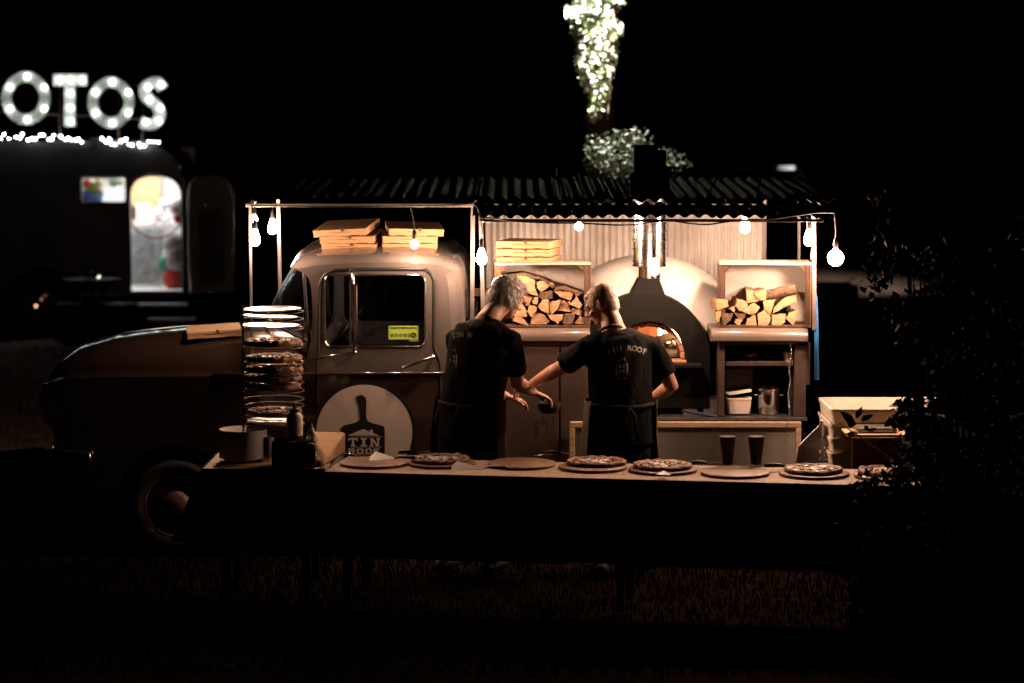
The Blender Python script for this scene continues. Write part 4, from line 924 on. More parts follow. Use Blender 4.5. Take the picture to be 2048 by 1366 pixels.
# ================================================================== PEOPLE
def build_person(J, label, hair_kind, voxel=.0055):
    """J: joints as world points plus head direction and the body's lateral vector."""
    V = {k: Vector(v) for k, v in J.items()}
    lat = V['lat'].normalized(); base = Vector((V['pel'].x, V['pel'].y, 0))
    P = thing('person', base, label, 'person')
    f = V['hdir'].normalized(); hr = f.cross(Vector((0, 0, 1))).normalized(); hu = hr.cross(f)
    HM = Matrix((hr, f, hu)).transposed(); hc = V['head']
    def H(x, y, z): return hc + HM @ Vector((x, y, z))
    def ell(g, c, r, R=HM):
        k = len(g.v); g.sphere((0, 0, 0), r, 20, 14)
        for i in range(k, len(g.v)): g.v[i] = (hc + R @ (Vector(c) + g.v[i]))
    g = G()
    ell(g, (0, -.014, .022), (.074, .094, .098)); ell(g, (0, .03, -.035), (.060, .060, .078)); ell(g, (0, .052, -.085), (.034, .032, .026))
    ell(g, (0, .075, .022), (.052, .018, .016)); ell(g, (.036, .062, -.028), (.024, .022, .022)); ell(g, (-.036, .062, -.028), (.024, .022, .022))
    ell(g, (0, .090, -.052), (.022, .010, .006)); ell(g, (0, .088, -.064), (.019, .010, .006))
    g.tube([H(0, .082, .018), H(0, .098, -.006), H(0, .112, -.026)], [.009, .011, .014], 10, caps='round'); ell(g, (.012, .098, -.03), (.008, .01, .007)); ell(g, (-.012, .098, -.03), (.008, .01, .007))
    for s in (-1, 1):
        g.tube([H(s * .074, -.004, .022), H(s * .083, -.016, .026), H(s * .086, -.022, .008), H(s * .081, -.014, -.018), H(s * .073, -.004, -.028)], [.006, .007, .007, .006, .006], 8, caps='round')
        ell(g, (s * .074, -.006, 0), (.008, .014, .024))
    neck_top = H(0, -.028, -.05)
    g.tube([H(0, -.012, -.035), neck_top.lerp(V['neck'], .5), V['neck'], V['neck'].lerp(V['chest'], .35)], [(.060, .062), (.062, .063), (.072, .068), (.10, .075)], 20, ref=lat, caps='round')
    tors = [V['neck'] + (V['chest'] - V['neck']) * .12, V['neck'] + (V['chest'] - V['neck']) * .45, V['chest'], V['chest'].lerp(V['waist'], .5), V['waist'], V['pel'].lerp(V['waist'], .4), V['pel'], V['pel'] - Vector((0, 0, .09))]
    def torso(g, e, wf=1.): g.tube(tors, [(a * wf + e, b + e) for a, b in ((.08, .065), (.165, .095), (.178, .118), (.168, .115), (.160, .112), (.168, .122), (.178, .128), (.150, .115))], 28, ref=lat, caps='round')
    torso(g, 0)
    for s in 'lr':
        sh, el, wr = V[s + 'sh'], V[s + 'el'], V[s + 'wr']; inner = V['chest'].lerp(sh, .55) + Vector((0, 0, .03))
        g.tube([inner, sh, sh.lerp(el, .3), sh.lerp(el, .75), el, el.lerp(wr, .25), el.lerp(wr, .7), wr], [.065, .062, .053, .046, .043, .045, .034, .027], 16, caps='round')
        hd = (V[s + 'hand'] - wr).normalized(); up = Vector((0, 0, 1)); sd = hd.cross(up).normalized(); nn = sd.cross(hd)
        if s == 'l': sd = -sd
        pc = wr + hd * .055
        g.tube([wr - hd * .01, wr + hd * .03, wr + hd * .075, wr + hd * .098], [(.027, .02), (.037, .017), (.042, .015), (.039, .012)], 16, ref=sd, caps='round')
        for q, L in enumerate((.070, .080, .074, .058)):
            off = (-.030 + .020 * q); a = wr + hd * .088 + sd * off
            b = a + hd * L * .45 - nn * .006 + sd * off * .12; c = b + hd * L * .26 - nn * .018; d = c + hd * L * .14 - nn * .022
            g.tube([a - hd * .015, a, b, c, d], [.0095, .0092, .0088, .0082, .0072], 10, caps='round')
        a = wr + hd * .03 - sd * .03
        g.tube([a, a - sd * .022 + hd * .025 - nn * .006, a - sd * .028 + hd * .055 - nn * .014, a - sd * .022 + hd * .078 - nn * .022], [.014, .0115, .0105, .0085], 10, caps='round')
        hp, kn, an = V[s + 'hip'], V[s + 'kn'], V[s + 'an']
        g.tube([V['pel'].lerp(hp, .6), hp, hp.lerp(kn, .5), kn, kn.lerp(an, .35), an], [.10, .095, .075, .055, .052, .036], 16, caps='round')
    body = link_mesh('body', remesh(g, voxel, 4), SKIN, P)
    # eyes
    for s in (-1, 1):
        g = G(); g.sphere(H(s * .031, .076, .002), .0115, 12, 8); obj('eye', g, mat('eye_white', (.6, .56, .52), .2), P, smooth='all', world=True)
    # ---- clothes
    tt = tors[1:]; g = G()
    nb = V['neck']
    sw = [V['neck'] + (V['chest'] - V['neck']) * .10, V['neck'] + (V['chest'] - V['neck']) * .42, V['chest'], V['chest'].lerp(V['waist'], .5), V['waist'], V['pel'].lerp(V['waist'], .4), V['pel'] + Vector((0, 0, .0))]
    g.tube(sw, [(.096, .078), (.188, .116), (.205, .142), (.200, .140), (.196, .138), (.200, .146), (.205, .15)], 36, ref=lat, caps='flat')
    for s in 'lr':
        sh, el = V[s + 'sh'], V[s + 'el']; inner = V['chest'].lerp(sh, .5) + Vector((0, 0, .035)); cuff = sh.lerp(el, J.get('cuff', .72) if not isinstance(J.get('cuff'), (tuple, Vector)) else .72)
        g.tube([nb.lerp(sh, .35) - Vector((0, 0, .02)), sh + Vector((0, 0, -.002)), sh.lerp(cuff, .5), cuff], [.066, .077, .074, .073], 20, caps='round' if False else 'flat')
        g.tube([inner, sh, sh.lerp(cuff, .3)], [.08, .078, .074], 16, caps='round')
    def wr_(p):
        q = p * 7.0; q.z *= .55
        fold = .010 * mnoise.noise(q) + .006 * mnoise.noise(Vector((p.x * 16, p.y * 16, p.z * 6))) + .003 * mnoise.noise(p * 40)
        return fold
    shirt_me = remesh(g, .009, 6, wr_)
    bv = BVHTree.FromPolygons([v.co.copy() for v in shirt_me.vertices], [tuple(p.vertices) for p in shirt_me.polygons])
    shirt = link_mesh('t_shirt', shirt_me, TSHIRT, P)
    g = G(); g.tube([V['pel'] + Vector((0, 0, .08)), V['pel'], V['pel'] - Vector((0, 0, .09))], [(.185, .135), (.19, .14), (.17, .13)], 28, ref=lat)
    for s in 'lr':
        hp, kn, an = V[s + 'hip'], V[s + 'kn'], V[s + 'an']
        g.tube([V['pel'].lerp(hp, .6), hp, hp.lerp(kn, .5), kn, an + Vector((0, 0, .02))], [.11, .108, .092, .078, .07], 18, caps='flat')
    link_mesh('trousers', remesh(g, .012, 4, lambda p: .008 * mnoise.noise(p * 9)), TROUS, P)
    for s in 'lr':
        an = V[s + 'an']; fd = lat.cross(Vector((0, 0, 1))) * -1; fd = Vector((0, 0, 1)).cross(lat)
        g = G(); a = Vector((an.x, an.y, .045)); g.tube([a - fd * .06, a + fd * .03, a + fd * .13, a + fd * .19], [(.042, .045), (.045, .042), (.046, .032), (.035, .022)], 14, ref=lat, caps='round'); obj('shoe', g, RUBBER, P, smooth='all', world=True)
    # ---- apron: bib and skirt on the front, wrapping past the hips; neck strap; waist tie
    fwd = Vector((0, 0, 1)).cross(lat).normalized()
    rs = []
    for k in range(15):
        q = k / 14; zc = V['waist'].lerp(V['pel'], min(q * 2.2, 1)); c = Vector((zc.x, zc.y, V['waist'].z + .03 - q * (V['waist'].z - .42)))
        a_, b_ = .222 + .03 * q, .168 + .04 * q; span = math.radians(112 - 6 * q); row = []
        for i in range(41):
            th = -span + 2 * span * i / 40; wv = .010 * math.sin(th * 9 + q * 2) * (.3 + q) + .006 * mnoise.noise(Vector((th * 3, q * 6, base.x)))
            row.append(c + lat * math.sin(th) * (a_ + wv) + fwd * math.cos(th) * (b_ + wv))
        rs.append(row)
    g = G(); g.rings(rs, cap=False, closed=False); ap = obj('apron', g, APRON, P, smooth='all', world=True); md = ap.modifiers.new('t', 'SOLIDIFY'); md.thickness = .003
    g = G(); tie = [V['waist'] + lat * math.cos(a) * .207 - fwd * math.sin(a) * .152 + Vector((0, 0, .005 * math.sin(3 * a))) for a in [PI * k / 20 for k in range(21)]]
    g.tube(tie, (.012, .003), 8, ref=(0, 0, 1)); kp = tie[10]; g.tube([kp, kp + Vector((.03, -.01, -.05)), kp + Vector((.04, -.005, -.16))], (.008, .003), 6); g.tube([kp, kp + Vector((-.02, -.01, -.05)), kp + Vector((-.02, -.005, -.13))], (.008, .003), 6)
    obj('apron_tie', g, mat('black_webbing', (.014, .013, .012), .8), ap, smooth='all', world=True)
    nk = V['neck']; lp = []
    axis = (hc - nk).normalized()
    for k in range(17):
        a = math.radians(-38 + 256 * k / 16); lp.append(nk + axis * .028 + lat * math.cos(a) * .082 - fwd * math.sin(a) * .080 + Vector((0, 0, -.045 * (1 - max(0, math.sin(a))))))
    g = G(); g.tube(lp, (.010, .003), 8, ref=axis); obj('neck_strap', g, MATS['black_webbing'], ap, smooth='all', world=True)
    # ---- hair
    g = G()
    if hair_kind == 'grey':
        ell(g, (0, -.018, .045), (.083, .102, .092)); ell(g, (0, -.062, -.015), (.074, .055, .082)); ell(g, (0, -.062, -.062), (.060, .040, .050)); ell(g, (.062, -.022, .012), (.026, .050, .058)); ell(g, (-.062, -.022, .012), (.026, .050, .058)); ell(g, (0, .052, .090), (.056, .040, .032))
        ell(g, (.068, .018, .0), (.014, .016, .045)); ell(g, (-.068, .018, .0), (.014, .016, .045)); amp, L, n_, hm = .006, .045, 5200, HAIRG
    else:
        ell(g, (0, -.016, .033), (.0785, .0985, .0905)); ell(g, (0, -.052, -.014), (.069, .053, .070)); ell(g, (.052, -.028, .012), (.0245, .046, .045)); ell(g, (-.052, -.028, .012), (.0245, .046, .045)); ell(g, (0, .048, .074), (.052, .034, .024))
        amp, L, n_, hm = .0009, .009, 5200, HAIRR
    Hi = HM.inverted()
    hair_me = remesh(g, .0045, 2, lambda p: amp * mnoise.noise((Hi @ (p - hc)) * 60 + Vector((3, 1, 5))) + amp * .8 * mnoise.noise(Vector(((Hi @ (p - hc)).x * 150, (Hi @ (p - hc)).y * 30, (Hi @ (p - hc)).z * 30))))
    rng = random.Random(5); vs = hair_me.vertices; nv = len(vs); tri = []; tf = []
    for _ in range(n_):
        v = vs[rng.randrange(nv)]; nrm = v.normal; lc = Hi @ (v.co - hc)
        if lc.y > .065 and lc.z < .06: continue
        whorl = hc + HM @ Vector((0, -.05, .14)); dr = (v.co - whorl); dr = (dr - nrm * dr.dot(nrm))
        if hair_kind == 'grey' and lc.z > .06: dr = dr + HM @ Vector((.05 * rng.uniform(.2, 1), .02, 0))
        dr = (dr.normalized() + Vector((rng.gauss(0, .22), rng.gauss(0, .22), rng.gauss(0, .22)))).normalized(); l = L * rng.uniform(.5, 1.1)
        sdv = dr.cross(nrm).normalized() * .0008; a = v.co - nrm * .001; b = a + dr * l * .5 + nrm * (.004 if hair_kind == 'grey' else .003); c = a + dr * l + nrm * (.004 if hair_kind == 'grey' else .0045)
        o_ = len(tri); tri += [a - sdv, a + sdv, b + sdv, b - sdv, c]; tf += [(o_, o_ + 1, o_ + 2, o_ + 3), (o_ + 3, o_ + 2, o_ + 4)]
    hair = link_mesh('hair', hair_me, hm, P)
    g = G(); g.add(tri, tf); st = obj('hair_strands', g, hm, hair, world=True, fix=False); st['kind'] = 'stuff'
    return P, bv, H, shirt
D = 0.0
def A(px, py, Y): return at(px, py, Y + D)
def legs(pel, lat):
    d = {}
    lat = Vector(lat).normalized(); fwd = Vector((0, 0, 1)).cross(lat)
    for s, k in (('l', -1), ('r', 1)):
        hp = pel + lat * .095 * k - Vector((0, 0, .06)); d[s + 'hip'] = hp
        d[s + 'an'] = Vector((hp.x + lat.x * .05 * k, hp.y + lat.y * .05 * k, .09)) + fwd * (.03 * k); m = hp.lerp(d[s + 'an'], .48); d[s + 'kn'] = m + fwd * .03
    return d
lat1 = Vector((.90, -.42, 0)); pel1 = A(936, 880, 14.32)
J1 = dict(lat=lat1, head=A(1013, 596, 14.50), hdir=(.80, .52, -.42), neck=A(976, 640, 14.38), chest=A(962, 690, 14.36), waist=A(942, 805, 14.32), pel=pel1,
          lsh=A(914, 680, 14.50), lel=A(930, 760, 14.66), lwr=A(1012, 792, 14.76), lhand=A(1050, 803, 14.80),
          rsh=A(1022, 684, 14.30), rel=A(1034, 765, 14.44), rwr=A(1066, 784, 14.64), rhand=A(1104, 800, 14.68), **legs(pel1, lat1))
P1, bv1, H1, sh1 = build_person(J1, 'man with swept grey hair and black t-shirt bending over beside the cab', 'grey')
lat2 = Vector((.95, .30, 0)); pel2 = A(1240, 888, 14.35)
J2 = dict(lat=lat2, head=A(1203, 609, 14.48), hdir=(-.92, .30, -.46), neck=A(1226, 657, 14.42), chest=A(1238, 712, 14.40), waist=A(1242, 808, 14.35), pel=pel2,
          lsh=A(1172, 700, 14.34), lel=A(1117, 738, 14.50), lwr=A(1066, 766, 14.66), lhand=A(1040, 776, 14.70),
          rsh=A(1306, 697, 14.48), rel=A(1343, 772, 14.50), rwr=A(1300, 800, 14.72), rhand=A(1268, 808, 14.76), **legs(pel2, lat2))
P2, bv2, H2, sh2 = build_person(J2, 'man with short sandy hair, glasses and black t-shirt reaching left before the oven', 'short')
# glasses
g = G()
for s in (-1, 1):
    cc = (s * .034, .096, .0)
    pts = [H2(cc[0] + .024 * math.cos(a), cc[1] - .012 * abs(s * .034 + .024 * math.cos(a)) / .06, cc[2] + .017 * math.sin(a)) for a in [2 * PI * k / 20 for k in range(20)]]
    g.tube(pts, .0018, 6, closed=True)
    g.tube([H2(s * .060, .086, .006), H2(s * .076, .05, .010), H2(s * .084, -.004, .012), H2(s * .084, -.022, -.004)], .0018, 6)
g.tube([H2(-.010, .098, .004), H2(0, .102, .007), H2(.010, .098, .004)], .0018, 6)
gl = obj('glasses', g, DARKOBJ, P2, smooth='all', world=True)
# shirt prints, laid on the cloth
def project_text(bv, parent, segs, m, name):
    g = G()
    for vs, fs in segs:
        ok = []; 
        for v in vs:
            h = bv.ray_cast(Vector((v.x, 10, v.z)), Vector((0, 1, 0)))
            ok.append(h[0] + Vector((0, -.0025, 0)) if h[0] is not None else None)
        if any(q is None for q in ok): continue
        g.add(ok, fs)
    if g.v:
        o = obj(name, g, m, parent, world=True, fix=False); o['kind'] = 'stuff'; return o
def arc_word(word, px0, px1, py, rise, Y, size):
    segs = []; n = len(word)
    for i, ch in enumerate(word):
        if ch == ' ': continue
        t = i / (n - 1); px = px0 + (px1 - px0) * t; u = (t - .5) * 2; p = at(px, py + rise * u * u, Y); ang = -u * .35 * (1 if rise > 0 else 0)
        vs, fs = text_geo(ch, size, bold=.0012); c, s = math.cos(ang), math.sin(ang)
        segs.append(([Vector((p.x + v.x * c - v.y * s, 0, p.z + v.x * s + v.y * c)) for v in vs], fs))
    return segs
project_text(bv2, sh2, arc_word('TIN ROOF', 1219, 1288, 700, 9, 14.3, .042), PRINT, 'shirt_lettering')
def blob(px0, py0, px1, py1, Y, nx=6, nz=14, frac=.55, seed=1):
    rng = random.Random(seed); segs = []
    for i in range(nx):
        for j in range(nz):
            if rng.random() > frac: continue
            a = at(px0 + (px1 - px0) * i / nx, py0 + (py1 - py0) * j / nz, Y); b = at(px0 + (px1 - px0) * (i + .9) / nx, py0 + (py1 - py0) * (j + .8) / nz, Y)
            segs.append(([Vector((a.x, 0, a.z)), Vector((b.x, 0, a.z)), Vector((b.x, 0, b.z)), Vector((a.x, 0, b.z))], [(0, 1, 2, 3)]))
    return segs
def emblem(px, py, s, Y):   # peel with a small house, as on the door
    segs = []
    for poly in ([(-9, 0), (0, -7), (4, -4), (4, -7), (6, -7), (6, -3), (9, 0)], [(-10, 2), (-10, 22), (-7, 22), (-7, 2)], [(7, 2), (7, 22), (10, 22), (10, 2)], [(-5, 4), (-5, 9), (5, 9), (5, 4)], [(-5, 12), (-5, 17), (5, 17), (5, 12)], [(-8, 24), (-8, 27), (8, 27), (8, 24)]):
        vs = [at(px + a * s, py + b * s, Y) for a, b in poly]; segs.append(([Vector((v.x, 0, v.z)) for v in vs], [tuple(range(len(vs)))]))
    return segs
project_text(bv2, sh2, emblem(1243, 722, 1.25, 14.3) , mat('worn_shirt_print', (.24, .22, .16), .8, 0, .4, 60), 'shirt_emblem')
project_text(bv1, sh1, arc_word('TIN ROOF', 908, 962, 672, 5, 14.3, .036), PRINTF, 'shirt_lettering')
project_text(bv1, sh1, emblem(904, 706, 1.1, 14.3), PRINTF, 'shirt_emblem')
c_ = A(1098, 812, 14.72); t = G(); t.lathe([(.001, -.045), (.05, -.042), (.07, -.01), (.074, .02), (.068, .02), (.062, -.008), (.001, -.03)], c_, 28); tag(obj('dark_bowl', t, DARKOBJ, None, smooth=40, world=True), 'small dark bowl held between the two cooks', 'bowl')

# ================================================================== TABLES
TZ = .752
def ont(px, py, z=TZ):
    d = at(px, py, 10) - Vector((0, 0, CAMH)); t = (z - CAMH) / d.z; return Vector((0, 0, CAMH)) + d * t
def table(F0, e1, L, depth, label, nleg=2, name='trestle_table'):
    e1 = Vector(e1).normalized(); rz = math.atan2(e1.y, e1.x)
    t = thing(name, (F0[0], F0[1], 0), label, 'table', None, rz)
    nb = 3
    for k in range(nb):
        g = G(); g.bb((0, depth * k / nb + .002, TZ - .03), (L, depth * (k + 1) / nb - .002, TZ)); obj('table_plank', g, TWOOD, t, bevel=.003)
    for k in range(nleg):
        x = .12 + (L - .24) * k / (nleg - 1)
        for y in (.05, depth - .05):
            g = G(); g.bb((x - .022, y - .022, 0), (x + .022, y + .022, TZ - .031)); obj('leg', g, BLACKM, t)
    return t, e1
def skirt(F0, e1, L, z0, label, flare=0.0, side_len=0., seed=0):
    e1 = Vector(e1).normalized(); e2 = Vector((-e1.y, e1.x)); F = Vector((F0[0], F0[1]))
    n = int(L / .02); rs = []
    pl = []
    m = int(side_len / .03)
    for k in range(m, 0, -1): pl.append((F + e2 * (side_len * k / m), -e1))
    for k in range(n + 1): pl.append((F + e1 * (L * k / n), -e2))
    for j in range(12):
        q = j / 11; row = []
        for i, (p, nn) in enumerate(pl):
            s = i * .03; wv = (.016 * mnoise.noise(Vector((s * 4, seed, q * .6))) + .007 * math.sin(s * 22 + seed)) * q + .008
            end = -flare * q * max(0, 1 - i * .02 / .5) if i >= m else -flare * q
            pp = p + nn * (wv + flare * .3 * q); pp = pp + e1 * end
            row.append(Vector((pp.x, pp.y, TZ + .001 - (TZ - z0) * q + .012 * mnoise.noise(Vector((s * 2, seed + 3, 0))) * q)))
        rs.append(row)
    g = G(); g.rings(rs, cap=False, closed=False); o = obj('table_skirt', g, BLACKC, None, smooth='all', world=True, fix=False)
    md = o.modifiers.new('t', 'SOLIDIFY'); md.thickness = .003
    tag(o, label, 'tablecloth'); return o
e1 = Vector((1, -.162)); FR = ont(648, 943)
table(FR, e1, 3.35, .57, 'long plank serving table set with round boards and pizzas', 3)
skirt((FR.x, FR.y), e1, 3.35, .27, 'black cloth hanging down the front of the long serving table', seed=2)
FL = ont(405, 937); FLr = ont(640, 938)
table(FL, (1, -.02), .70, .62, 'small plank table holding the plate rack at the left end', 2)
skirt((FL.x, FL.y), (1, -.02), .70, .33, 'black cloth flaring out below the small left table', flare=.13, side_len=.6, seed=9)

# round boards
g0 = None
boards = [(747, 929, 'empty'), (883, 929, 'pizza'), (1044, 931, 'empty'), (1186, 937, 'pizza'), (1326, 942, 'pizza'), (1470, 948, 'empty'), (1628, 950, 'pizza'), (1778, 954, 'pizza')]
BL = ['round wooden board with a cake slice on it, leftmost of the row', 'round wooden board under the first pizza from the left', 'pale empty round board in the middle left of the serving table', 'round wooden board under the pizza behind which the right cook stands',
      'round wooden board under the pizza with the white paper corner', 'empty dark stained round board in front of the two beer glasses', 'round wooden board under the pizza in front of the perforated peel', 'round wooden board half lost behind the bush at the right end']
def board_mesh():
    g = G(); R = .195; g.lathe([(0, 0), (R - .012, 0), (R - .003, .004), (R, .010), (R - .002, .015), (R - .008, .017), (0, .017)], (0, 0, 0), 56); return g
bo = obj('round_board', board_mesh(), BOARD, None, smooth=35); PZ = {}
# pizza prototype
def pizza_proto(seed, r=.168):
    rng = random.Random(seed)
    t = thing('pizza', (0, 0, 0), 'x', 'pizza', 'pizzas set out on the boards')
    ph = [rng.uniform(0, 6) for _ in range(4)]
    wob = lambda th, i: 1 + .03 * math.sin(2 * th + ph[0]) + .02 * math.sin(5 * th + ph[1]) + .015 * math.sin(11 * th + ph[2])
    g = G(); prof = [(0, 0), (r * .8, 0), (r * .97, .004), (r, .014), (r * .965, .026), (r * .90, .028), (r * .84, .016), (0, .013)]
    g.lathe(prof, (0, 0, 0), 64, wob=wob)
    for v in g.v:
        if v.z > .012: v.z += .009 * mnoise.noise(Vector((v.x * 28, v.y * 28, seed))) + .004 * mnoise.noise(Vector((v.x * 80, v.y * 80, seed)))
    obj('crust', g, CRUST, t, smooth='all')
    g = G(); n = 40; rs = []
    for j in range(9):
        q = r * .87 * j / 8 + .0005; rs.append([Vector((q * math.cos(2 * PI * k / n), q * math.sin(2 * PI * k / n), .0165 + .007 * mnoise.noise(Vector((q * math.cos(2 * PI * k / n) * 45, q * math.sin(2 * PI * k / n) * 45, seed + 9))))) for k in range(n)])
    g.rings(rs, cap=False); obj('sauce', g, SAUCE, t, smooth='all')
    def blobs(num, rad, m, nm, h):
        g = G()
        for _ in range(num):
            a = rng.uniform(0, 2 * PI); q = r * .82 * rng.random() ** (.5 if nm != 'cheese' else .8); rr = rad * rng.uniform(.5, 1.3)
            g.sphere((q * math.cos(a), q * math.sin(a), .018), (rr, rr * rng.uniform(.6, 1.2), h * rng.uniform(.6, 1.3)), 7, 4)
        obj(nm, g, m, t, smooth='all')['kind'] = 'stuff'
    blobs(26, .026, CHEESE, 'cheese', .0065); blobs(22, .014, CHAR, 'charred_topping', .007); blobs(30, .016, SAUCE, 'pepper_topping', .008)
    return t
protoA, protoB = pizza_proto(3), pizza_proto(11); used = [0, 0]
def pizza(loc, label, k, rz=0., rot=None, group='pizzas set out on the boards', scale=1.0):
    p = (protoA, protoB)[k]
    if used[k]: p = dup(p, loc, rz, label, rot)
    used[k] = 1; p.location = loc; p.rotation_euler = rot or (0, 0, rz); p['label'] = label; p['group'] = group; p.scale = (scale, scale, scale * (1.25 if 'rack' in group else .85)); return p
PL = {1: 'dark pizza on the second board from the left', 3: 'dark pizza on the board behind which the right cook stands', 4: 'pizza with bright cheese beside the white paper corner', 6: 'charred pizza in front of the perforated peel', 7: 'pizza half hidden by the bush at the right end of the table'}
for k, (px, py, kind) in enumerate(boards):
    p = ont(px, py); o = bo if k == 0 else bo.copy()
    if k: S.collection.objects.link(o)
    o.location = (p.x, p.y, TZ + .002); o.rotation_euler = (0, 0, (0, .3, 1.3, .1, .6, 2.2, .2, .9)[k]); tag(o, BL[k], 'serving board', 'round serving boards on the long table')
    if kind == 'pizza': pizza((p.x + (.02 if k == 3 else -.005), p.y + (.05 if k == 3 else .01), TZ + .020), PL[k], k % 2, k * 1.3)
# utensils
def slice_server(px, py, ang, label, l=.15, tilt=0.):
    p = ont(px, py); t = thing('cake_slice', (p.x, p.y, TZ + .024), label, 'cake slice', None, math.radians(ang))
    g = G(); g.add([(0, -.006, 0), (l, -.042, .004), (l + .012, 0, .004), (l, .042, .004), (0, .006, 0), (0, -.006, .0015), (l, -.042, .0055), (l + .012, 0, .0055), (l, .042, .0055), (0, .006, .0015)], [(0, 1, 2, 3, 4), (5, 9, 8, 7, 6), (0, 5, 6, 1), (1, 6, 7, 2), (2, 7, 8, 3), (3, 8, 9, 4), (4, 9, 5, 0)]); obj('blade', g, mat('bright_steel', (.8, .78, .75), .4, .35, .03), t)
    g = G(); g.tube([(0, 0, .002), (-.03, 0, .014), (-.05, 0, .018), (-.14, 0, .022)], [(.006, .004), (.009, .006), (.012, .009), (.013, .010)], 12, ref=(0, 1, 0), caps='round'); obj('handle', g, DARKOBJ, t, smooth='all')
    return t
s1 = slice_server(790, 934, 150, 'cake slice with bright triangular blade on the leftmost board', .15); s1.rotation_euler[0] = math.radians(-32); s1.location.z += .024
s2 = slice_server(968, 952, 152, 'cake slice lying over the front table edge between two boards', .19); s2.rotation_euler[0] = math.radians(-30); s2.location.z += .016
for k, (px, py, a, lb) in enumerate(((832, 914, 200, 'dark knife handle behind the second board'), (1122, 916, 190, 'dark knife handle left of the middle pizza'), (1412, 936, 195, 'dark knife handle between the cheesy pizza and the stained board'), (1566, 942, 184, 'dark knife handle right of the beer glasses'))):
    p = ont(px, py); t = thing('pizza_knife', (p.x, p.y, TZ + .03), lb, 'knife', 'pizza knives between the boards', math.radians(a))
    g = G(); g.tube([(.0, 0, 0), (.05, 0, .004), (.10, 0, .002)], [(.009, .008), (.013, .011), (.011, .009)], 12, caps='round'); obj('handle', g, DARKOBJ, t, smooth='all')
    g = G(); g.bb((-.09, -.012, -.002), (-.002, .012, .0)); obj('blade', g, CHROME, t)
def spoon(px, py, a, label):
    p = ont(px, py); t = G(); t.tube([(0, 0, .002), (.02, 0, .004), (.05, 0, .006), (.12, 0, .008)], [(.004, .002), (.018, .004), (.006, .002), (.004, .002)], 12, ref=(0, 1, 0), caps='round')
    o = obj('spoon', t, CHROME, None, smooth='all'); o.location = (p.x, p.y, TZ + .021); o.rotation_euler = (0, 0, math.radians(a)); tag(o, label, 'spoon'); return o
spoon(717, 918, 150, 'small shiny spoon on the back of the leftmost board'); spoon(1066, 920, 20, 'small spoon lying on the pale empty board')
# napkin corner by the cheesy pizza
p = ont(1332, 957); g = G(); g.add([(0, 0, 0), (.09, -.02, .001), (.05, .07, .012), (0, 0, .0012), (.09, -.02, .0022), (.05, .07, .0132)], [(0, 1, 2), (3, 5, 4), (0, 3, 4, 1), (1, 4, 5, 2), (2, 5, 3, 0)]); o = obj('paper_slip', g, WHITEP, None); o.location = (p.x - .06, p.y, TZ + .021); tag(o, 'white paper corner on the front of the cheesy pizza board', 'paper')
# crumbs and flour dust scattered on the long table
g = G(); rng = random.Random(21)
for _ in range(420):
    u_, v_ = rng.uniform(.05, 3.0), rng.uniform(.02, .57); e_ = e1.normalized(); q = Vector((FR.x, FR.y)) + Vector((e_.x, e_.y)) * u_ + Vector((-e_.y, e_.x)) * v_; r_ = rng.uniform(.001, .0035)
    g.add([(q.x - r_, q.y, TZ + .0005), (q.x + r_, q.y - r_, TZ + .0005), (q.x, q.y + r_, TZ + .0005), (q.x, q.y, TZ + .0005 + r_)], [(0, 1, 3), (1, 2, 3), (2, 0, 3), (0, 2, 1)])
tag(obj('crumbs', g, mat('crumb', (.30, .15, .07), .9, 0, .6, 90), None), 'crumbs scattered over the long serving table', 'crumbs', kind='stuff')
# beer glasses
def beer(px, label):
    p = ont(px, 934); t = thing('beer_glass', (p.x, p.y, TZ + .001), label, 'beer glass', 'pints of dark beer on the serving table')
    g = G(); pr = [(0, 0), (.031, 0), (.032, .01), (.034, .06), (.044, .13), (.048, .165), (.0485, .188)]; g.lathe(pr + [(.0465, .188), (.046, .165), (.042, .13), (.032, .06), (.029, .014), (0, .014)], (0, 0, 0), 36); obj('glass', g, pane_mat('pint_glass', (.9, .88, .85), refl=.3), t, smooth=50)
    g = G(); g.lathe([(0, .015), (.0285, .015), (.0315, .06), (.0415, .13), (.0452, .160), (.0455, .172), (0, .172)], (0, 0, 0), 36); obj('beer', g, STOUT, t, smooth=40)
    g = G(); g.lathe([(0, .1725), (.0455, .1725), (.0458, .176), (0, .177)], (0, 0, 0), 30); obj('beer_froth', g, mat('beer_froth', (.16, .10, .06), .8), t, smooth=40)
    return t
beer(1455, 'left one of two full pints of dark stout'); beer(1512, 'right one of two full pints of dark stout, nearer the steel flap highlight')

# ================================================================== LEFT TABLE
rc = Vector((X(546, 14.02), 14.02, 0))
t = thing('plate_rack', (rc.x, rc.y, TZ + .001), 'tall black wire rack stacked with pizzas and plates on the left table', 'rack')
zt_ = Zp(610, 14.02) - TZ
angs = [math.radians(a) for a in (197, 168, 18)]
for a in angs:
    for da in (-.05, .05):
        q = Vector((.180 * math.cos(a + da), .180 * math.sin(a + da), 0)); g = G(); g.tube([q, q + Vector((0, 0, zt_ if a > 1 else zt_ - .05))], .0022, 6); obj('upright', g, BLACKM, t)
zq = [Zp(y, 14.02) - TZ for y in (622, 637, 655, 692, 724, 745, 763, 780, 797, 810, 832, 848)]
for z in zq:
    g = G(); g.tube([(.178 * math.cos(2 * PI * k / 36), .178 * math.sin(2 * PI * k / 36), z - .004) for k in range(36)], .0024, 6, closed=True)
    for a in angs[:2]: g.sphere((.186 * math.cos(a), .186 * math.sin(a), z - .002), .005, 8, 6)
    obj('shelf_ring', g, mat('dark_wire', (.10, .09, .085), .4, .8), t, smooth='all')
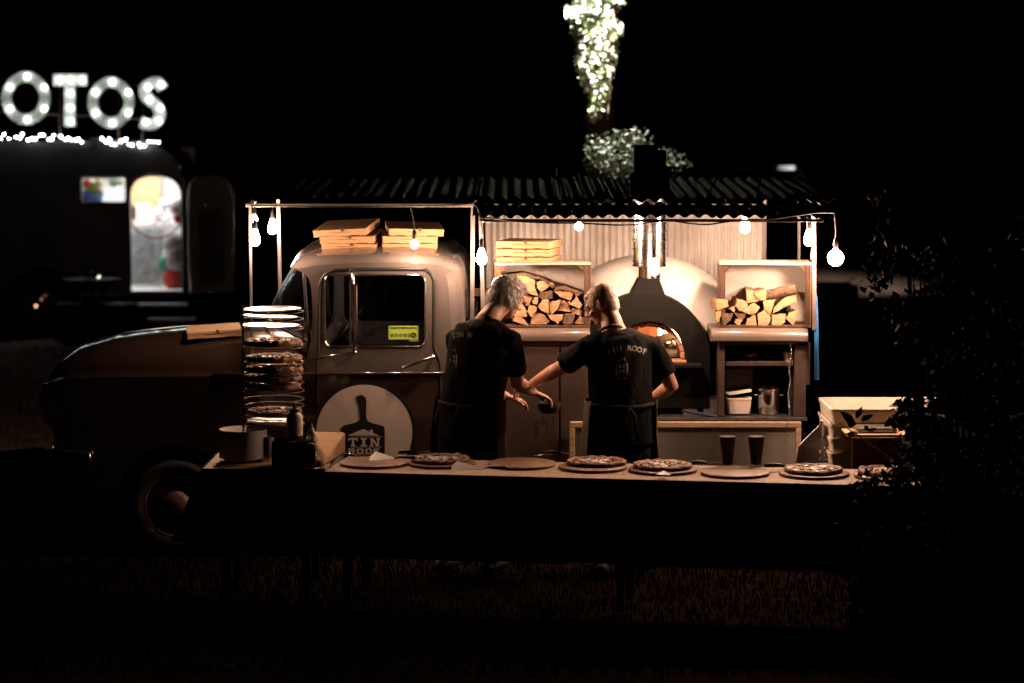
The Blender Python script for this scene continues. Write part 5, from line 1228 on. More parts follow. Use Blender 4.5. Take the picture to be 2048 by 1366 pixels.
g = G(); g.lathe([(0, 0), (.12, 0), (.12, .008), (0, .01)], (0, 0, 0), 36); obj('rack_base', g, BLACKM, t, smooth=40)
def plate_geo(R=.168):
    g = G(); g.lathe([(0, .002), (R * .62, .002), (R * .70, .004), (R * .98, .012), (R, .0145), (R * .985, .0165), (R * .72, .008), (R * .62, .006), (0, .006)], (0, 0, 0), 56); return g
pl0 = obj('plate', plate_geo(), CHINA, None, smooth=40)
for k, (z, dx, lb) in enumerate(((zq[0], 0, 'white plate on the topmost shelf of the wire rack'), (zq[1], -.02, 'white plate on the second shelf of the wire rack, pushed left'), (zq[2], -.012, 'white plate on the third shelf of the wire rack'), (zq[11], .01, 'white plate on the lowest shelf of the wire rack'), (zq[3] - .004, .008, 'white plate under the top pizza of the wire rack'), (zq[5], .01, 'white plate under the third pizza of the wire rack'))):
    o = pl0 if k == 0 else pl0.copy()
    if k: S.collection.objects.link(o)
    o.location = (rc.x + dx, rc.y, TZ + z); o.rotation_euler = (math.radians((0, 1, 1, 0, 0, 0)[k]), math.radians((-1, 3, 0, -3, 0, 1)[k]), k); tag(o, lb, 'plate', 'plates in the wire rack')
for k, (i, lb) in enumerate(((3, 'topmost pizza in the wire rack'), (4, 'second pizza down in the wire rack, with white cheese'), (5, 'third pizza down in the wire rack'), (6, 'fourth pizza down in the wire rack'), (7, 'fifth pizza down in the wire rack'), (10, 'lowest pizza in the wire rack, below the empty shelves'))):
    pizza((rc.x + .004 * (k % 3), rc.y, TZ + zq[i] + .006), lb, k % 2, k * 1.1 + .4, group='pizzas in the wire rack', scale=.98)
# paper plates
pp = Vector((X(484, 13.86), 13.86, TZ + .001)); R = .139; npl = 27; hgt = Zp(858, 13.86) - TZ
def paper_plate():
    g = G(); g.lathe([(0, 0), (R * .66, 0), (R * .88, .022), (R * .985, .026), (R, .023), (R * .995, .0275), (R * .88, .0245), (R * .65, .0015), (0, .0015)], (0, 0, 0), 40); return g
q0 = obj('paper_plate', paper_plate(), mat('paper_plate_white', (.60, .57, .54), .7, 0, .03), None, smooth=50)
for k in range(npl):
    o = q0 if k == 0 else q0.copy()
    if k: S.collection.objects.link(o)
    o.location = (pp.x + .0006 * ((k * 7) % 3), pp.y, pp.z + (hgt - .027) * k / (npl - 1)); o.rotation_euler = (0, 0, k)
    tag(o, 'white paper plate in the tall stack at the left end of the left table', 'paper plate', 'stack of paper plates')
# caddy, bottles, napkins, canister
cp = ont(584, 936); cx0, cx1 = X(541, cp.y), X(629, cp.y); cz1 = Zp(884, cp.y)
t = thing('condiment_caddy', ((cx0 + cx1) / 2, cp.y + .08, TZ + .001), 'black box caddy holding squeeze bottles and napkins', 'caddy'); w_ = cx1 - cx0; h_ = cz1 - TZ
g = G(); g.bb((-w_ / 2, -.075, 0), (w_ / 2, .075, .01)); obj('caddy_floor', g, DARKOBJ, t)
for a, b in (((-w_ / 2, -.08, 0), (w_ / 2, -.0755, h_)), ((-w_ / 2, .0755, 0), (w_ / 2, .08, h_)), ((-w_ / 2, -.075, .0105), (-w_ / 2 + .005, .075, h_)), ((w_ / 2 - .005, -.075, .0105), (w_ / 2, .075, h_))):
    g = G(); g.bb(a, b); obj('caddy_wall', g, DARKOBJ, t, bevel=.001)
def squeeze(px, Y, z0, r, ptop, label, fill):
    zt2 = Zp(ptop, Y) - z0; h = zt2 - r * 1.2 - .03
    t = thing('squeeze_bottle', (X(px, Y), Y, z0), label, 'squeeze bottle')
    g = G(); g.lathe([(0, 0), (r * .96, 0), (r, .006), (r, h), (r * .92, h + r * .35), (r * .5, h + r * .7), (r * .5, h + r)], (0, 0, 0), 28); obj('bottle_body', g, PLASTIC, t, smooth=40)
    g = G(); g.lathe([(r * .55, h + r * .72), (r * .55, h + r * 1.05), (r * .2, h + r * 1.2), (r * .1, zt2), (.0, zt2)], (0, 0, 0), 20); obj('nozzle', g, PLASTIC if fill is None else DARKOBJ, t, smooth=40)
    if fill:
        g = G(); g.lathe([(0, .002), (r + .0006, .002), (r + .0006, h * fill), (0, h * fill)], (0, 0, 0), 28); obj('dark_sauce', g, mat('dark_sauce', (.03, .012, .008), .3), t, smooth=40)
squeeze(588, cp.y + .11, TZ + .012, .046, 806, 'large squeeze bottle half full of dark sauce beside the wire rack', .62)
squeeze(622, cp.y + .05, TZ + .06, .028, 846, 'small pale squeeze bottle at the right of the caddy', None)
kp = mat('napkin_paper', (.42, .31, .22), .85, 0, .12, 20)
def ribbon(pts, w_, label, ref=(0, 1, 0)):
    g = G(); g.tube(smooth_path(pts, 4), (w_, .0012), 8, ref=ref); tag(obj('paper_napkin', g, kp, None, smooth='all', world=True), label, 'napkin', 'napkins spilling from the caddy')
Yc = cp.y - .02
ribbon([at(582, 898, Yc), at(598, 884, Yc), at(612, 876, Yc), at(606, 872, Yc + .06)], .03, 'crumpled napkin on top of the caddy front'); ribbon([at(560, 888, Yc + .04), at(575, 884, Yc + .04), at(596, 884, Yc + .04)], .03, 'flat napkin lying across the caddy')
for k in range(3):
    ribbon([at(612 + 3 * k, 890 - 2 * k, Yc), at(628 + 3 * k, 894 - 2 * k, Yc), at(640 + 4 * k, 912 - 2 * k, Yc), at(642 + 4 * k, 934, Yc), at(640 + 3 * k, 942 + 2 * k, Yc - .04)], .02, ('inner', 'middle', 'outer')[k] + ' napkin strip arching down to the right of the caddy')
cc = (X(528, 14.0), 13.98 - .1); g = G(); g.lathe([(0, 0), (.045, 0), (.045, .14), (.04, .145), (0, .145)], (X(532, 13.9), 13.84, TZ + .001), 28); tag(obj('steel_canister', g, CHROME, None, smooth=40, world=True), 'steel canister between the plate stack and the caddy', 'canister')
# kraft covered stand sloping to the front
a0, a1 = ont(652, 905), ont(640, 944)
bR = Vector((X(690, 14.12), 14.12, 0)); bL = Vector((X(622, 14.15), 14.15, 0)); fR = Vector((X(645, 13.62), 13.62, 0)); fL = Vector((X(600, 13.72), 13.72, 0))
zt2 = Zp(864, 14.1); g = G()
def V3(v, z): return Vector((v.x, v.y, z))
g.rings([[V3(fL, TZ + .001), V3(fR, TZ + .001), V3(bR, TZ + .001), V3(bL, TZ + .001)], [V3(fL, TZ + .035), V3(fR, TZ + .03), V3(bR, zt2), V3(bL, zt2)]])
tag(obj('paper_covered_stand', g, mat('kraft_wrap', (.50, .30, .15), .7, 0, .1, 9, bump=.4, bscale=12), None, world=True, bevel=.02, smooth=40), 'kraft paper covered wedge behind the caddy at the table join', 'stand')

# ================================================================== RIGHT SIDE: trays, peel, bowls
Yt = 14.45; bx0, bx1 = X(1662, Yt), X(1856, Yt)
g = G()
t = thing('prep_table', ((bx0 + X(2010, Yt)) / 2, Yt + .3, 0), 'dark side table behind the bush carrying trays and bowls', 'table')
L_ = X(2010, Yt) - bx0
zpt = .62; g = G(); g.bb((-L_ / 2, -.32, zpt - .03), (L_ / 2, .35, zpt)); obj('table_top', g, BLACKM, t, bevel=.004)
for x in (-L_ / 2 + .04, L_ / 2 - .04):
    for y in (-.28, .3): g = G(); g.bb((x - .02, y - .02, 0), (x + .02, y + .02, zpt - .031)); obj('leg', g, BLACKM, t)
# dough trays
wtr = bx1 - bx0; trh = (Zp(818, Yt) - zpt) / 4
def tray_geo():
    g = G(); rs = [[Vector((a, b, zz)) for a, b in rect(-wtr / 2 * k, -.3 * k, wtr / 2 * k, .3 * k, .02, 4)] for zz, k in ((0, .955), (trh * .72, .975), (trh * .74, 1.0), (trh * .97, 1.0))]
    inn = [[Vector((a, b, zz)) for a, b in rect(-wtr / 2 * k, -.3 * k, wtr / 2 * k, .3 * k, .02, 4)] for zz, k in ((trh * .97, .96), (.006, .93))]
    g.rings(rs + inn); return g
tr0 = obj('dough_tray', tray_geo(), PLASTIC, None, smooth=35)
for k in range(4):
    o = tr0 if k == 0 else tr0.copy()
    if k: S.collection.objects.link(o)
    o.location = ((bx0 + bx1) / 2 + .003 * (k % 2), Yt + .3, zpt + .001 + trh * k); o.rotation_euler = (0, 0, .0); tag(o, ('lowest', 'second from lowest', 'second from top', 'topmost') [k] + ' milky dough tray of the stack right of the drop flap', 'dough tray', 'stacked dough trays')
# perforated peel leaning in front of the trays
Yp = 14.62; cen = at(1643, 900, Yp)
O_ = [at(*q, Yp) for q in ((1598, 892), (1637, 852), (1649, 852), (1680, 876), (1680, 960), (1590, 960), (1592, 925))]
hs = []
for r in range(8):
    for c in range(9):
        px = 1607 + c * 6.0 + (3.0 if r % 2 else 0); py = 896 + r * 7.4
        if py < 892 + (0) or abs(px - 1643) > (py - 852) * 1.02 or px > 1660: continue
        p = at(px, py, Yp); hs.append([(p.x + a, p.z + b) for a, b in ((-.0028, -.006), (.0008, -.0075), (.0028, .006), (-.0008, .0075))])
g = G(); g.plate([(p.x, p.z) for p in O_], hs, lambda a, b, t_: Vector((a, t_, b)), Yp, Yp + .002)
t = thing('perforated_peel', (cen.x, Yp, .0), 'grey perforated pizza peel standing point up beside the dough trays', 'pizza peel')
o = obj('blade', g, mat('peel_aluminium', (.34, .32, .31), .5, .6, .1), t, world=True)
g = G(); a, b = at(1596, 894, Yp - .004), at(1640, 850, Yp - .004); g.tube([a, b], .004, 6); a = at(1686, 882, Yp - .004); g.tube([at(1647, 850, Yp - .004), at(1666, 862, Yp - .004)], .004, 6); obj('folded_rim', g, STEEL, t, world=True)
g = G(); g.tube([at(1643, 870, Yp - .012), at(1643, 843, Yp - .012)], [.016, .013], 12, caps='round'); g.tube([at(1643, 868, Yp + .008), at(1643, 980, Yp + .03), Vector((cen.x, Yp + .05, .0))], .012, 8); obj('peel_socket', g, STEEL, t, smooth='all', world=True)
# bowls, tub, cutting boards and tools on the prep table
def on_pt(px, Y, z, dz=0): return Vector((X(px, Y), Y, z))
riser = G(); rz_ = Zp(868, 14.55); riser.bb((X(1815, 14.55), 14.45, zpt + .001), (X(1995, 14.55), 14.9, rz_)); tag(obj('storage_box', riser, BLACKM, None, world=True, bevel=.01), 'black storage box under the steel bowl on the prep table', 'box')
g = G(); c_ = on_pt(1868, 14.6, rz_ + .001); g.lathe([(.001, 0), (.05, 0), (.075, .03), (.092, .10), (.098, .102), (.094, .096), (.07, .032), (.001, .006)], c_, 36); tag(obj('mixing_bowl', g, STEEL, None, smooth=40, world=True), 'steel mixing bowl behind the bush', 'bowl')
g = G(); c_ = on_pt(1858, 14.8, rz_ + .001); g.lathe([(0, 0), (.04, 0), (.046, .17), (.05, .172), (.05, .19), (0, .19)], c_, 28); tag(obj('lidded_tub', g, PLASTIC, None, smooth=40, world=True), 'white lidded tub behind the steel mixing bowl', 'tub')
zz = zpt + .001 + trh * 4
g = G(); g.bb((-.19, -.14, 0), (.19, .14, .016)); o = obj('cutting_board', g, mat('pale_board_wood', (.55, .38, .24), .55, 0, .1, 6, stretch=(.5, 6, 6)), None, bevel=.006); zb_ = Zp(868, 14.3)
o.location = (X(1752, 14.36), 14.30, zb_); tag(o, 'pale cutting board on boxes in front of the dough trays', 'cutting board')
g = G(); g.bb((X(1700, 14.3), 14.16, zpt + .001), (X(1800, 14.3), 14.42 - .3 + .01 + .02, zb_ - .001)); tag(obj('carton', g, KRAFT, None, world=True, bevel=.003), 'kraft carton under the pale cutting board', 'carton')
g = G(); g.bb((-.12, -.09, 0), (.12, .09, .03)); o = obj('shallow_tin', g, STEEL, None, bevel=.008); o.location = (X(1752, 14.3), 14.30, zb_ + .018); tag(o, 'shallow steel tin lying on the pale cutting board', 'tin')
for k, (a, b, lb) in enumerate((((1905, 838), (1945, 852), 'steel tongs among the leaves, left pair'), ((1952, 858), (1990, 872), 'steel ladle handle among the leaves at the far right'))):
    g = G(); g.tube([at(*a, 14.5), at(*b, 14.45)], .006, 8, caps='round'); g.tube([at(a[0], a[1] + 4, 14.52), at(b[0], b[1] + 4, 14.47)], .005, 8, caps='round'); tag(obj('steel_tongs' if k == 0 else 'steel_ladle', g, CHROME, None, smooth='all', world=True), lb, 'utensil')

# ================================================================== CARAVAN WITH THE MARQUEE LETTERS
def build_caravan():
    YB = 31.0
    def cw(px, py, Y=YB): p = at(px, py, Y); return (p.x, p.z)
    xl, xr = X(-520, YB), X(372, YB)
    c = thing('caravan', ((xl + xr) / 2, YB + 1.1, 0), 'dark polished caravan with an arched doorway, bright inside', 'caravan')
    skin = mat('dark_polished_metal', (.12, .12, .125), .36, .9, .12, 2)
    sk2 = mat('caravan_inside_white', (.75, .74, .72), .6, 0, .02)
    # front wall with window and arched door
    dx0, dz0 = cw(261, 583); dx1, dz1 = cw(364, 350)
    def archd(x0, x1, z0, z1, ra=.30, n=16):
        rr = (x1 - x0) / 2; cx = (x0 + x1) / 2; out = [(x0, z0), (x1, z0)]
        for k in range(n + 1):
            a = PI * k / n; out.append((cx + rr * (abs(math.cos(a)) ** .75) * math.copysign(1, math.cos(a)), z1 - ra + ra * math.sin(a) ** .8 if math.sin(a) > 0 else z1 - ra))
        return out
    door = archd(dx0, dx1, dz0, dz1)
    wx0, wz0 = cw(163, 405); wx1, wz1 = cw(252, 355); win = rect(wx0, wz0, wx1, wz1, .04)
    wxa = X(85, YB); wza = .28; ra = .42
    zt, zb = 2.3, .33
    archw = [(wxa + ra * math.cos(a), wza + ra * math.sin(a)) for a in [PI * k / 16 for k in range(17)] if wza + ra * math.sin(a) > zb]
    outer = [(xl, zb + .3), (xl + .15, zb)] + archw[::-1] + [(xr - .03, zb), (xr, zb + .05), (xr, zt - .5), (xr - .12, zt - .2), (xr - .4, zt), (xl + .4, zt), (xl + .1, zt - .3)]
    g = G(); g.plate(outer, [door, win], lambda a, b, t: Vector((a, t, b)), YB, YB + .06); obj('side_wall', g, skin, c, world=True)
    n = len(outer); g = G()
    def sc(k, y): cx, cz = (xl + xr) / 2, 1.3; return [Vector((cx + (a - cx) * k, y, cz + (b - cz) * k)) for a, b in [(xl, zb + .3), (xl + .15, zb), (xr - .03, zb), (xr, zb + .05), (xr, zt - .5), (xr - .12, zt - .2), (xr - .4, zt), (xl + .4, zt), (xl + .1, zt - .3)]]
    g.rings([sc(1, YB + .061), sc(1, YB + 2.1), sc(.96, YB + 2.25)], cap=False); r = sc(.96, YB + 2.25); g.add(r, [tuple(range(len(r)))]); obj('shell', g, skin, c, world=True, smooth=30)
    g = G(); g.tube([Vector((a, YB - .01, b)) for a, b in door[1:] + door[:1]], .022, 6, closed=True); obj('door_frame', g, skin, c, smooth='all', world=True)
    g = G(); g.tube([Vector((a, YB - .01, b)) for a, b in win], .012, 6, closed=True); obj('window_frame', g, skin, c, smooth='all', world=True)
    g = G(); g.plate(win, [], lambda a, b, t: Vector((a, t, b)), YB + .02, YB + .025); obj('window_pane', g, CLEAR, c, world=True)
    # door leaf swung open on the right
    ex0, ez0 = cw(382, 582); ex1, ez1 = cw(468, 350); leaf = archd(ex0, ex1, ez0, ez1)
    g = G(); g.plate(leaf, [rect(ex0 + .12, ez0 + .1, ex1 - .12, ez1 - .42, .05)], lambda a, b, t: Vector((a, t, b)), YB - .10, YB - .06); dl = obj('door_leaf', g, mat('door_lining', (.16, .15, .15), .35, .3), c, world=True)
    g = G(); g.plate(rect(ex0 + .125, ez0 + .105, ex1 - .125, ez1 - .425, .05), [], lambda a, b, t: Vector((a, t, b)), YB - .085, YB - .07); obj('door_panel', g, mat('door_inset', (.05, .048, .05), .5), dl, world=True)
    g = G(); g.tube([Vector((a, YB - .11, b)) for a, b in leaf[1:] + leaf[:1]], .02, 6, closed=True); obj('door_edge', g, CHROME, dl, smooth='all', world=True)
    g = G(); g.sphere(at(411, 413, YB - .12), .025); obj('door_handle', g, CHROME, dl, smooth='all', world=True)
    # inside
    g = G(); y1 = YB + 1.55; x0, x1 = X(158, YB), xr - .06; z0 = dz0
    g.bb((x0, YB + .07, z0 - .05), (x1, y1, z0)); obj('floor_board', g, sk2, c, world=True)
    g = G(); g.bb((x0, y1, z0), (x1, y1 + .04, 2.2)); g.bb((x0 - .04, YB + .07, z0), (x0, y1, 2.2)); obj('inner_wall', g, sk2, c, world=True)
    g = G(); g.bb((x0, YB + .07, 1.98), (x1, y1, 2.01)); obj('inner_roof', g, sk2, c, world=True)
    g = G(); g.bb((X(205, YB), YB + .4, 1.94), (X(345, YB), YB + 1.2, 1.97)); obj('ceiling_light', g, emis('caravan_lamp', (1.0, .97, .95), 13.0), c, world=True)
    # step lit at threshold and two folding steps
    for k, (py, a, b) in enumerate(((607, 272, 375), (636, 296, 390))):
        p0 = at(a, py, YB - .2 - .2 * k); p1 = at(b, py, YB - .2 - .2 * k); g = G(); g.bb((p0.x, YB - .32 - .2 * k, p0.z - .03), (p1.x, YB - .12 - .2 * k, p0.z)); obj('step', g, STEEL, c, world=True)
    w_ = thing('w', (0, 0, 0), 'x', 'x'); bpy.data.objects.remove(w_)
    g = G(); g.lathe([(.20, 0), (.30, -.02), (.31, .1), (.2, .12)], (wxa, YB + .06, .31), 32, 'y'); wh = obj('caravan_wheel', g, TYRE, c, smooth=40, world=True)
    g = G(); g.lathe([(0, -.02), (.19, .02), (.2, .05), (0, .06)], (wxa, YB + .06, .31), 32, 'y'); obj('hub_cap', g, CHROME, wh, smooth='all', world=True)
    g = G(); g.sphere(at(72, 612, YB - .05), .018); obj('marker_lamp', g, emis('marker_orange', (1, .45, .25), 3.), c, world=True)
    # ---- contents, each a thing standing inside
    M = lambda nm, col, **k: mat(nm, col, .6, 0, .08, **k)
    fz = dz0
    def slab(nm, px0, py0, px1, py1, Y, th, m, label, cat, bev=.0):
        a, b = at(px0, py0, Y), at(px1, py1, Y); g = G(); g.bb((a.x, Y, b.z), (b.x, Y + th, a.z)); return tag(obj(nm, g, m, None, world=True, bevel=bev), label, cat)
    slab('photo_backdrop', 262, 340, 322, 470, YB + 1.4, .03, M('cream_cloth', (.55, .33, .17)), 'cream board at the back of the caravan, upper left of the doorway', 'backdrop')
    slab('white_counter', 262, 449, 372, 457, YB + .9, .5, sk2, 'white counter shelf across the caravan doorway', 'counter')
    slab('white_carton', 270, 410, 300, 448, YB + 1.0, .2, M('pale_box', (.68, .72, .66)), 'pale box standing on the caravan counter', 'box')
    for k, (px, py, r) in enumerate(((305, 440, .07), (318, 428, .09), (332, 438, .08), (328, 408, .07), (341, 446, .06))):
        g = G(); g.sphere(at(px, py, YB + 1.05), r, 14, 9); tag(obj('white_balloon', g, M('balloon_white', (.70, .70, .74)), None, smooth='all', world=True), ('small white balloon low on the counter', 'large white balloon in the middle of the counter', 'white balloon right of the large one', 'white balloon at the top of the bunch', 'white balloon at the right end of the bunch')[k], 'balloon')
    g = G(); rs = []
    for j in range(8):
        q = j / 7; rs.append([Vector((X(264 + 62 * i / 40, YB + .8), YB + .8 + .03 * math.sin(i * 1.3) * (.5 + q) , Zp(457 + (112) * q, YB + .8))) for i in range(41)])
    g.rings(rs, cap=False, closed=False); tag(obj('grey_curtain', g, mat('grey_satin', (.68, .72, .74), .35, .2, .3, 9), None, smooth='all', world=True), 'shiny grey curtain hanging below the counter in the doorway', 'curtain')
    # flowered beanbag figure on the right: stacked cushions
    cols = [((348, 485), .13, (.70, .66, .70)), ((352, 520), .15, (.62, .55, .62)), ((350, 556), .16, (.75, .05, .03)), ((336, 528), .13, (.10, .42, .25)), ((345, 500), .10, (.15, .40, .30)), ((356, 412), .12, (.74, .68, .68)), ((357, 437), .07, (.65, .05, .03)), ((335, 510), .08, (.66, .60, .64)), ((356, 500), .06, (.75, .70, .55))]
    nms = ['lilac cushion at shoulder height right of the doorway', 'mauve cushion low on the right of the doorway', 'red cushion at the bottom right of the doorway', 'green cushion leaning on the mauve one', 'sea green cushion right of the doorway', 'pale round lamp shade at the upper right of the doorway', 'red flower hanging on the rope at the doorway right', 'pale cushion left of the green one', 'yellowish cushion beside the sea green one']
    for k, ((px, py), r, col) in enumerate(cols):
        g = G(); g.sphere(at(px, py, YB + .5 + .02 * k), (r, r * .6, r * 1.05), 14, 9)
        for v in g.v: v += Vector((0, 0, .02 * mnoise.noise(v * 12)))
        tag(obj('paper_lantern' if k == 5 else ('red_flower' if k == 6 else 'cushion'), g, M('cushion_%d' % k, tuple(q * .8 for q in col)), None, smooth='all', world=True), nms[k], 'lantern' if k == 5 else ('flower' if k == 6 else 'cushion'))
    rp = [at(*p, YB + .05) for p in ((262, 447), (275, 462), (295, 474), (318, 476), (340, 468), (358, 452), (366, 442))]
    g = G(); g.tube(smooth_path(rp, 4), .011, 8); tag(obj('red_rope', g, M('red_rope_cord', (.35, .012, .02)), None, smooth='all', world=True), 'red rope swagged across the caravan doorway', 'rope')
    slab('red_ribbon', 263, 412, 271, 438, YB + .2, .01, MATS['red_rope_cord'], 'short red ribbon at the left door edge', 'ribbon')
    slab('bright_screen', 206, 375, 249, 404, YB + .25, .02, emis('screen_white', (.85, .93, 1), 1.5), 'glowing white screen in the caravan window', 'screen', .005)
    for k, (px, py, r, col) in enumerate(((174, 368, .07, (.5, .06, .03)), (185, 378, .09, (.2, .28, .06)), (175, 393, .10, (.06, .12, .45)), (197, 366, .06, (.6, .58, .3)), (192, 397, .08, (.1, .2, .5)), (204, 385, .05, (.6, .45, .5)), (228, 363, .07, (.28, .40, .36)), (241, 362, .05, (.6, .55, .5)))):
        g = G(); g.sphere(at(px, py, YB + .5), (r, r * .5, r), 12, 8); tag(obj('paper_flower', g, M('paper_%d' % k, col), None, smooth='all', world=True), ('red', 'leaf green', 'blue', 'yellow', 'light blue', 'pink', 'grey green', 'peach')[k] + ' paper flower inside the small caravan window', 'paper flower')
build_caravan()
YR = 30.95
# rails and marquee letters on the roof
rt = thing('sign_rail', (X(140, YR), YR + .08, 2.3), 'brown rail frame on the caravan roof holding the big letters', 'frame')
RM = mat('rusty_rail', (.22, .14, .10), .6, .3)
for a, b in (((-175, 148), (292, 172)), ((-175, 215), (292, 238))):
    g = G(); g.tube([at(*a, YR + .1), at(*b, YR + .1)], .014, 6); obj('rail', g, RM, rt, world=True)
for px in (-40, 120, 237, 285):
    g = G(); g.tube([at(px, 162, YR + .12), at(px, 292, YR + .12)], .012, 6); obj('upright', g, RM, rt, world=True)
g = G(); a = at(180, 275, YR); b = at(197, 295, YR); g.bb((a.x, YR - .03, b.z), (b.x, YR + .1, a.z)); obj('bracket', g, mat('dark_brown_wood', (.10, .06, .04), .7), rt, world=True)
LW = mat('letter_white', (.70, .70, .66), .5, 0, .04)
def mletter(ch, outer, holes, bulbs, label):
    Y = YR; q = at(*outer[0], Y); t = thing('marquee_letter', at(sum(p[0] for p in outer) / len(outer), max(p[1] for p in outer), Y), label, 'sign letter', 'light bulb letters on the caravan roof')
    c2 = lambda p: (at(*p, Y).x, at(*p, Y).z)
    O = [c2(p) for p in outer]; Hs = [[c2(p) for p in h] for h in holes]
    g = G(); g.plate(O, Hs, lambda a, b, tt: Vector((a, tt, b)), Y, Y + .04); obj('letter_face', g, LW, t, world=True)
    for lp in [O] + Hs:
        g = G(); n = len(lp); vs = []
        for (a, b) in lp: vs += [Vector((a, Y - .05, b)), Vector((a, Y - .0005, b))]
        g.add(vs, [(2 * k, 2 * ((k + 1) % n), 2 * ((k + 1) % n) + 1, 2 * k + 1) for k in range(n)]); o = obj('letter_rim', g, LW, t, world=True, fix=False)
        md = o.modifiers.new('t', 'SOLIDIFY'); md.thickness = .006
    g0 = None
    for px, py in bulbs:
        p = at(px, py, Y - .035) - t.location
        if MLB[0] is None:
            g = G(); g.sphere((0, 0, 0), .026, 12, 8); o = obj('bulb', g, COOLGLOW, t, smooth='all'); MLB[0] = o.data
        else: o = bpy.data.objects.new('bulb', MLB[0]); S.collection.objects.link(o); o.parent = t
        o.location = p
MLB = [None]
def ov(cx, cy, rx, ry, n=36, p=1.08): return [(cx + rx * math.copysign(abs(math.cos(a)) ** p, math.cos(a)), cy + ry * math.copysign(abs(math.sin(a)) ** p, math.sin(a))) for a in [2 * PI * k / n for k in range(n)]]
def hexb(cx, cy, rx, ry): return [(cx + rx * math.sin(a), cy - ry * math.cos(a)) for a in [2 * PI * k / 6 for k in range(6)]]
mletter('O', ov(53, 196, 49, 54), [ov(53, 196, 29, 33)], hexb(54, 196, 40, 43), 'first letter O of the lit sign at the left picture edge')
mletter('H', [(-94, 143), (-72, 143), (-72, 186), (-48, 186), (-48, 143), (-26, 143), (-26, 250), (-48, 250), (-48, 207), (-72, 207), (-72, 250), (-94, 250)], [], [(-83, 155), (-83, 196), (-83, 240), (-37, 155), (-37, 196), (-37, 240), (-60, 197)], 'letter H of the lit sign, beyond the left picture edge')
mletter('P', [(-160, 140), (-125, 140), (-108, 155), (-108, 185), (-125, 200), (-140, 200), (-140, 248), (-160, 248)], [[(-140, 157), (-130, 157), (-126, 163), (-126, 177), (-130, 183), (-140, 183)]], [(-150, 150), (-150, 180), (-150, 210), (-150, 238), (-130, 148), (-116, 170), (-130, 192)], 'letter P of the lit sign, beyond the left picture edge')
mletter('T', [(108, 148), (175, 148), (175, 172), (151, 172), (151, 253), (130, 253), (130, 172), (108, 172)], [], [(119, 160), (141, 160), (164, 160), (141, 187), (141, 216), (141, 243)], 'letter T of the lit sign between the two Os')
mletter('O', ov(223, 205, 47, 52), [ov(223, 205, 27, 31)], hexb(224, 205, 38, 41), 'second letter O of the lit sign between T and S')
sp = smooth_path([Vector((327, 178, 0)), Vector((318, 166, 0)), Vector((304, 166, 0)), Vector((292, 175, 0)), Vector((291, 190, 0)), Vector((303, 202, 0)), Vector((316, 213, 0)), Vector((321, 230, 0)), Vector((314, 244, 0)), Vector((300, 249, 0)), Vector((283, 244, 0))], 4)
Lf, Rt = [], []
for i, p in enumerate(sp):
    t = (sp[min(i + 1, len(sp) - 1)] - sp[max(i - 1, 0)]).normalized(); n_ = Vector((-t.y, t.x, 0)); Lf.append((p.x + n_.x * 10.5, p.y + n_.y * 10.5)); Rt.append((p.x - n_.x * 10.5, p.y - n_.y * 10.5))
mletter('S', Lf + Rt[::-1], [], [(322, 169), (296, 175), (299, 199), (321, 216), (317, 242), (292, 244)], 'letter S at the right end of the lit sign')
# fairy lights
ft = thing('fairy_lights', (X(150, YR), YR - .02, 2.3), 'tangled string of white fairy lights along the caravan roof edge', 'fairy lights')
rng = random.Random(4); pts = []; fm = None
COOL2 = emis('fairy_bulb', (.90, .97, 1.0), 60.0)
for k in range(70):
    px = -250 + 565 * k / 69 + rng.uniform(-4, 4); py = 266 + 17 * max(0, px) / 315 + rng.uniform(-1, 12)
    if 176 < px < 200: continue
    p = at(px, py, YR - .04 - rng.uniform(0, .05)); pts.append(p)
    if fm is None:
        g = G(); g.sphere((0, 0, 0), .0085, 8, 6); o = obj('bulb', g, COOL2, ft, smooth='all'); fm = o.data
    else: o = bpy.data.objects.new('bulb', fm); S.collection.objects.link(o); o.parent = ft
    o.location = p - ft.location; o.scale = (rng.uniform(.7, 1.3),) * 3
g = G(); g.tube(smooth_path(pts, 3), .004, 4); obj('wire', g, RUBBER, ft, world=True)
# bistro table and chairs in front of the caravan
FB = mat('folding_metal', (.03, .028, .026), .75, 0, spec=.2)
bt = thing('bistro_table', (X(185, 28.6), 28.6, 0), 'small dark folding table in front of the caravan with a tealight', 'table'); g = G(); g.lathe([(0, .70), (.34, .70), (.34, .72), (0, .72)], (0, 0, 0), 32); obj('table_top', g, FB, bt, smooth=40)
for s in (-1, 1):
    for y in (-.15, .15): g = G(); g.tube([(-.28 * s, y, 0), (.24 * s, y, .70)], .012, 6); obj('leg', g, FB, bt)
g = G(); g.sphere((X(199, 28.4), 28.4, .765), .022, 10, 8); tag(obj('tealight', g, emis('tealight_glow', (1, .9, .75), 3.0), None, smooth='all', world=True), 'tiny glowing tealight on the bistro table', 'tealight')
def chair(px, Y, rz, label):
    t = thing('folding_chair', (X(px, Y), Y, 0), label, 'chair', 'folding chairs by the caravan', rz)
    for k in range(4): g = G(); g.bb((-.2, -.18 + .09 * k, .44), (.2, -.10 + .09 * k, .455)); obj('seat_slat', g, FB, t)
    for k in range(2): g = G(); g.bb((-.2, .21, .66 + .1 * k), (.2, .225, .72 + .1 * k)); obj('back_slat', g, FB, t)
    for s in (-1, 1):
        g = G(); g.tube([(s * .21, -.2, 0), (s * .21, .16, .45), (s * .21, .22, .86)], .011, 6); obj('leg', g, FB, t); g = G(); g.tube([(s * .19, .2, 0), (s * .19, -.16, .45)], .011, 6); obj('leg', g, FB, t)
chair(148, 28.3, -1.2, 'dark folding chair left of the bistro table'); chair(232, 28.3, .9, 'dark folding chair right of the bistro table, nearer the bright door')

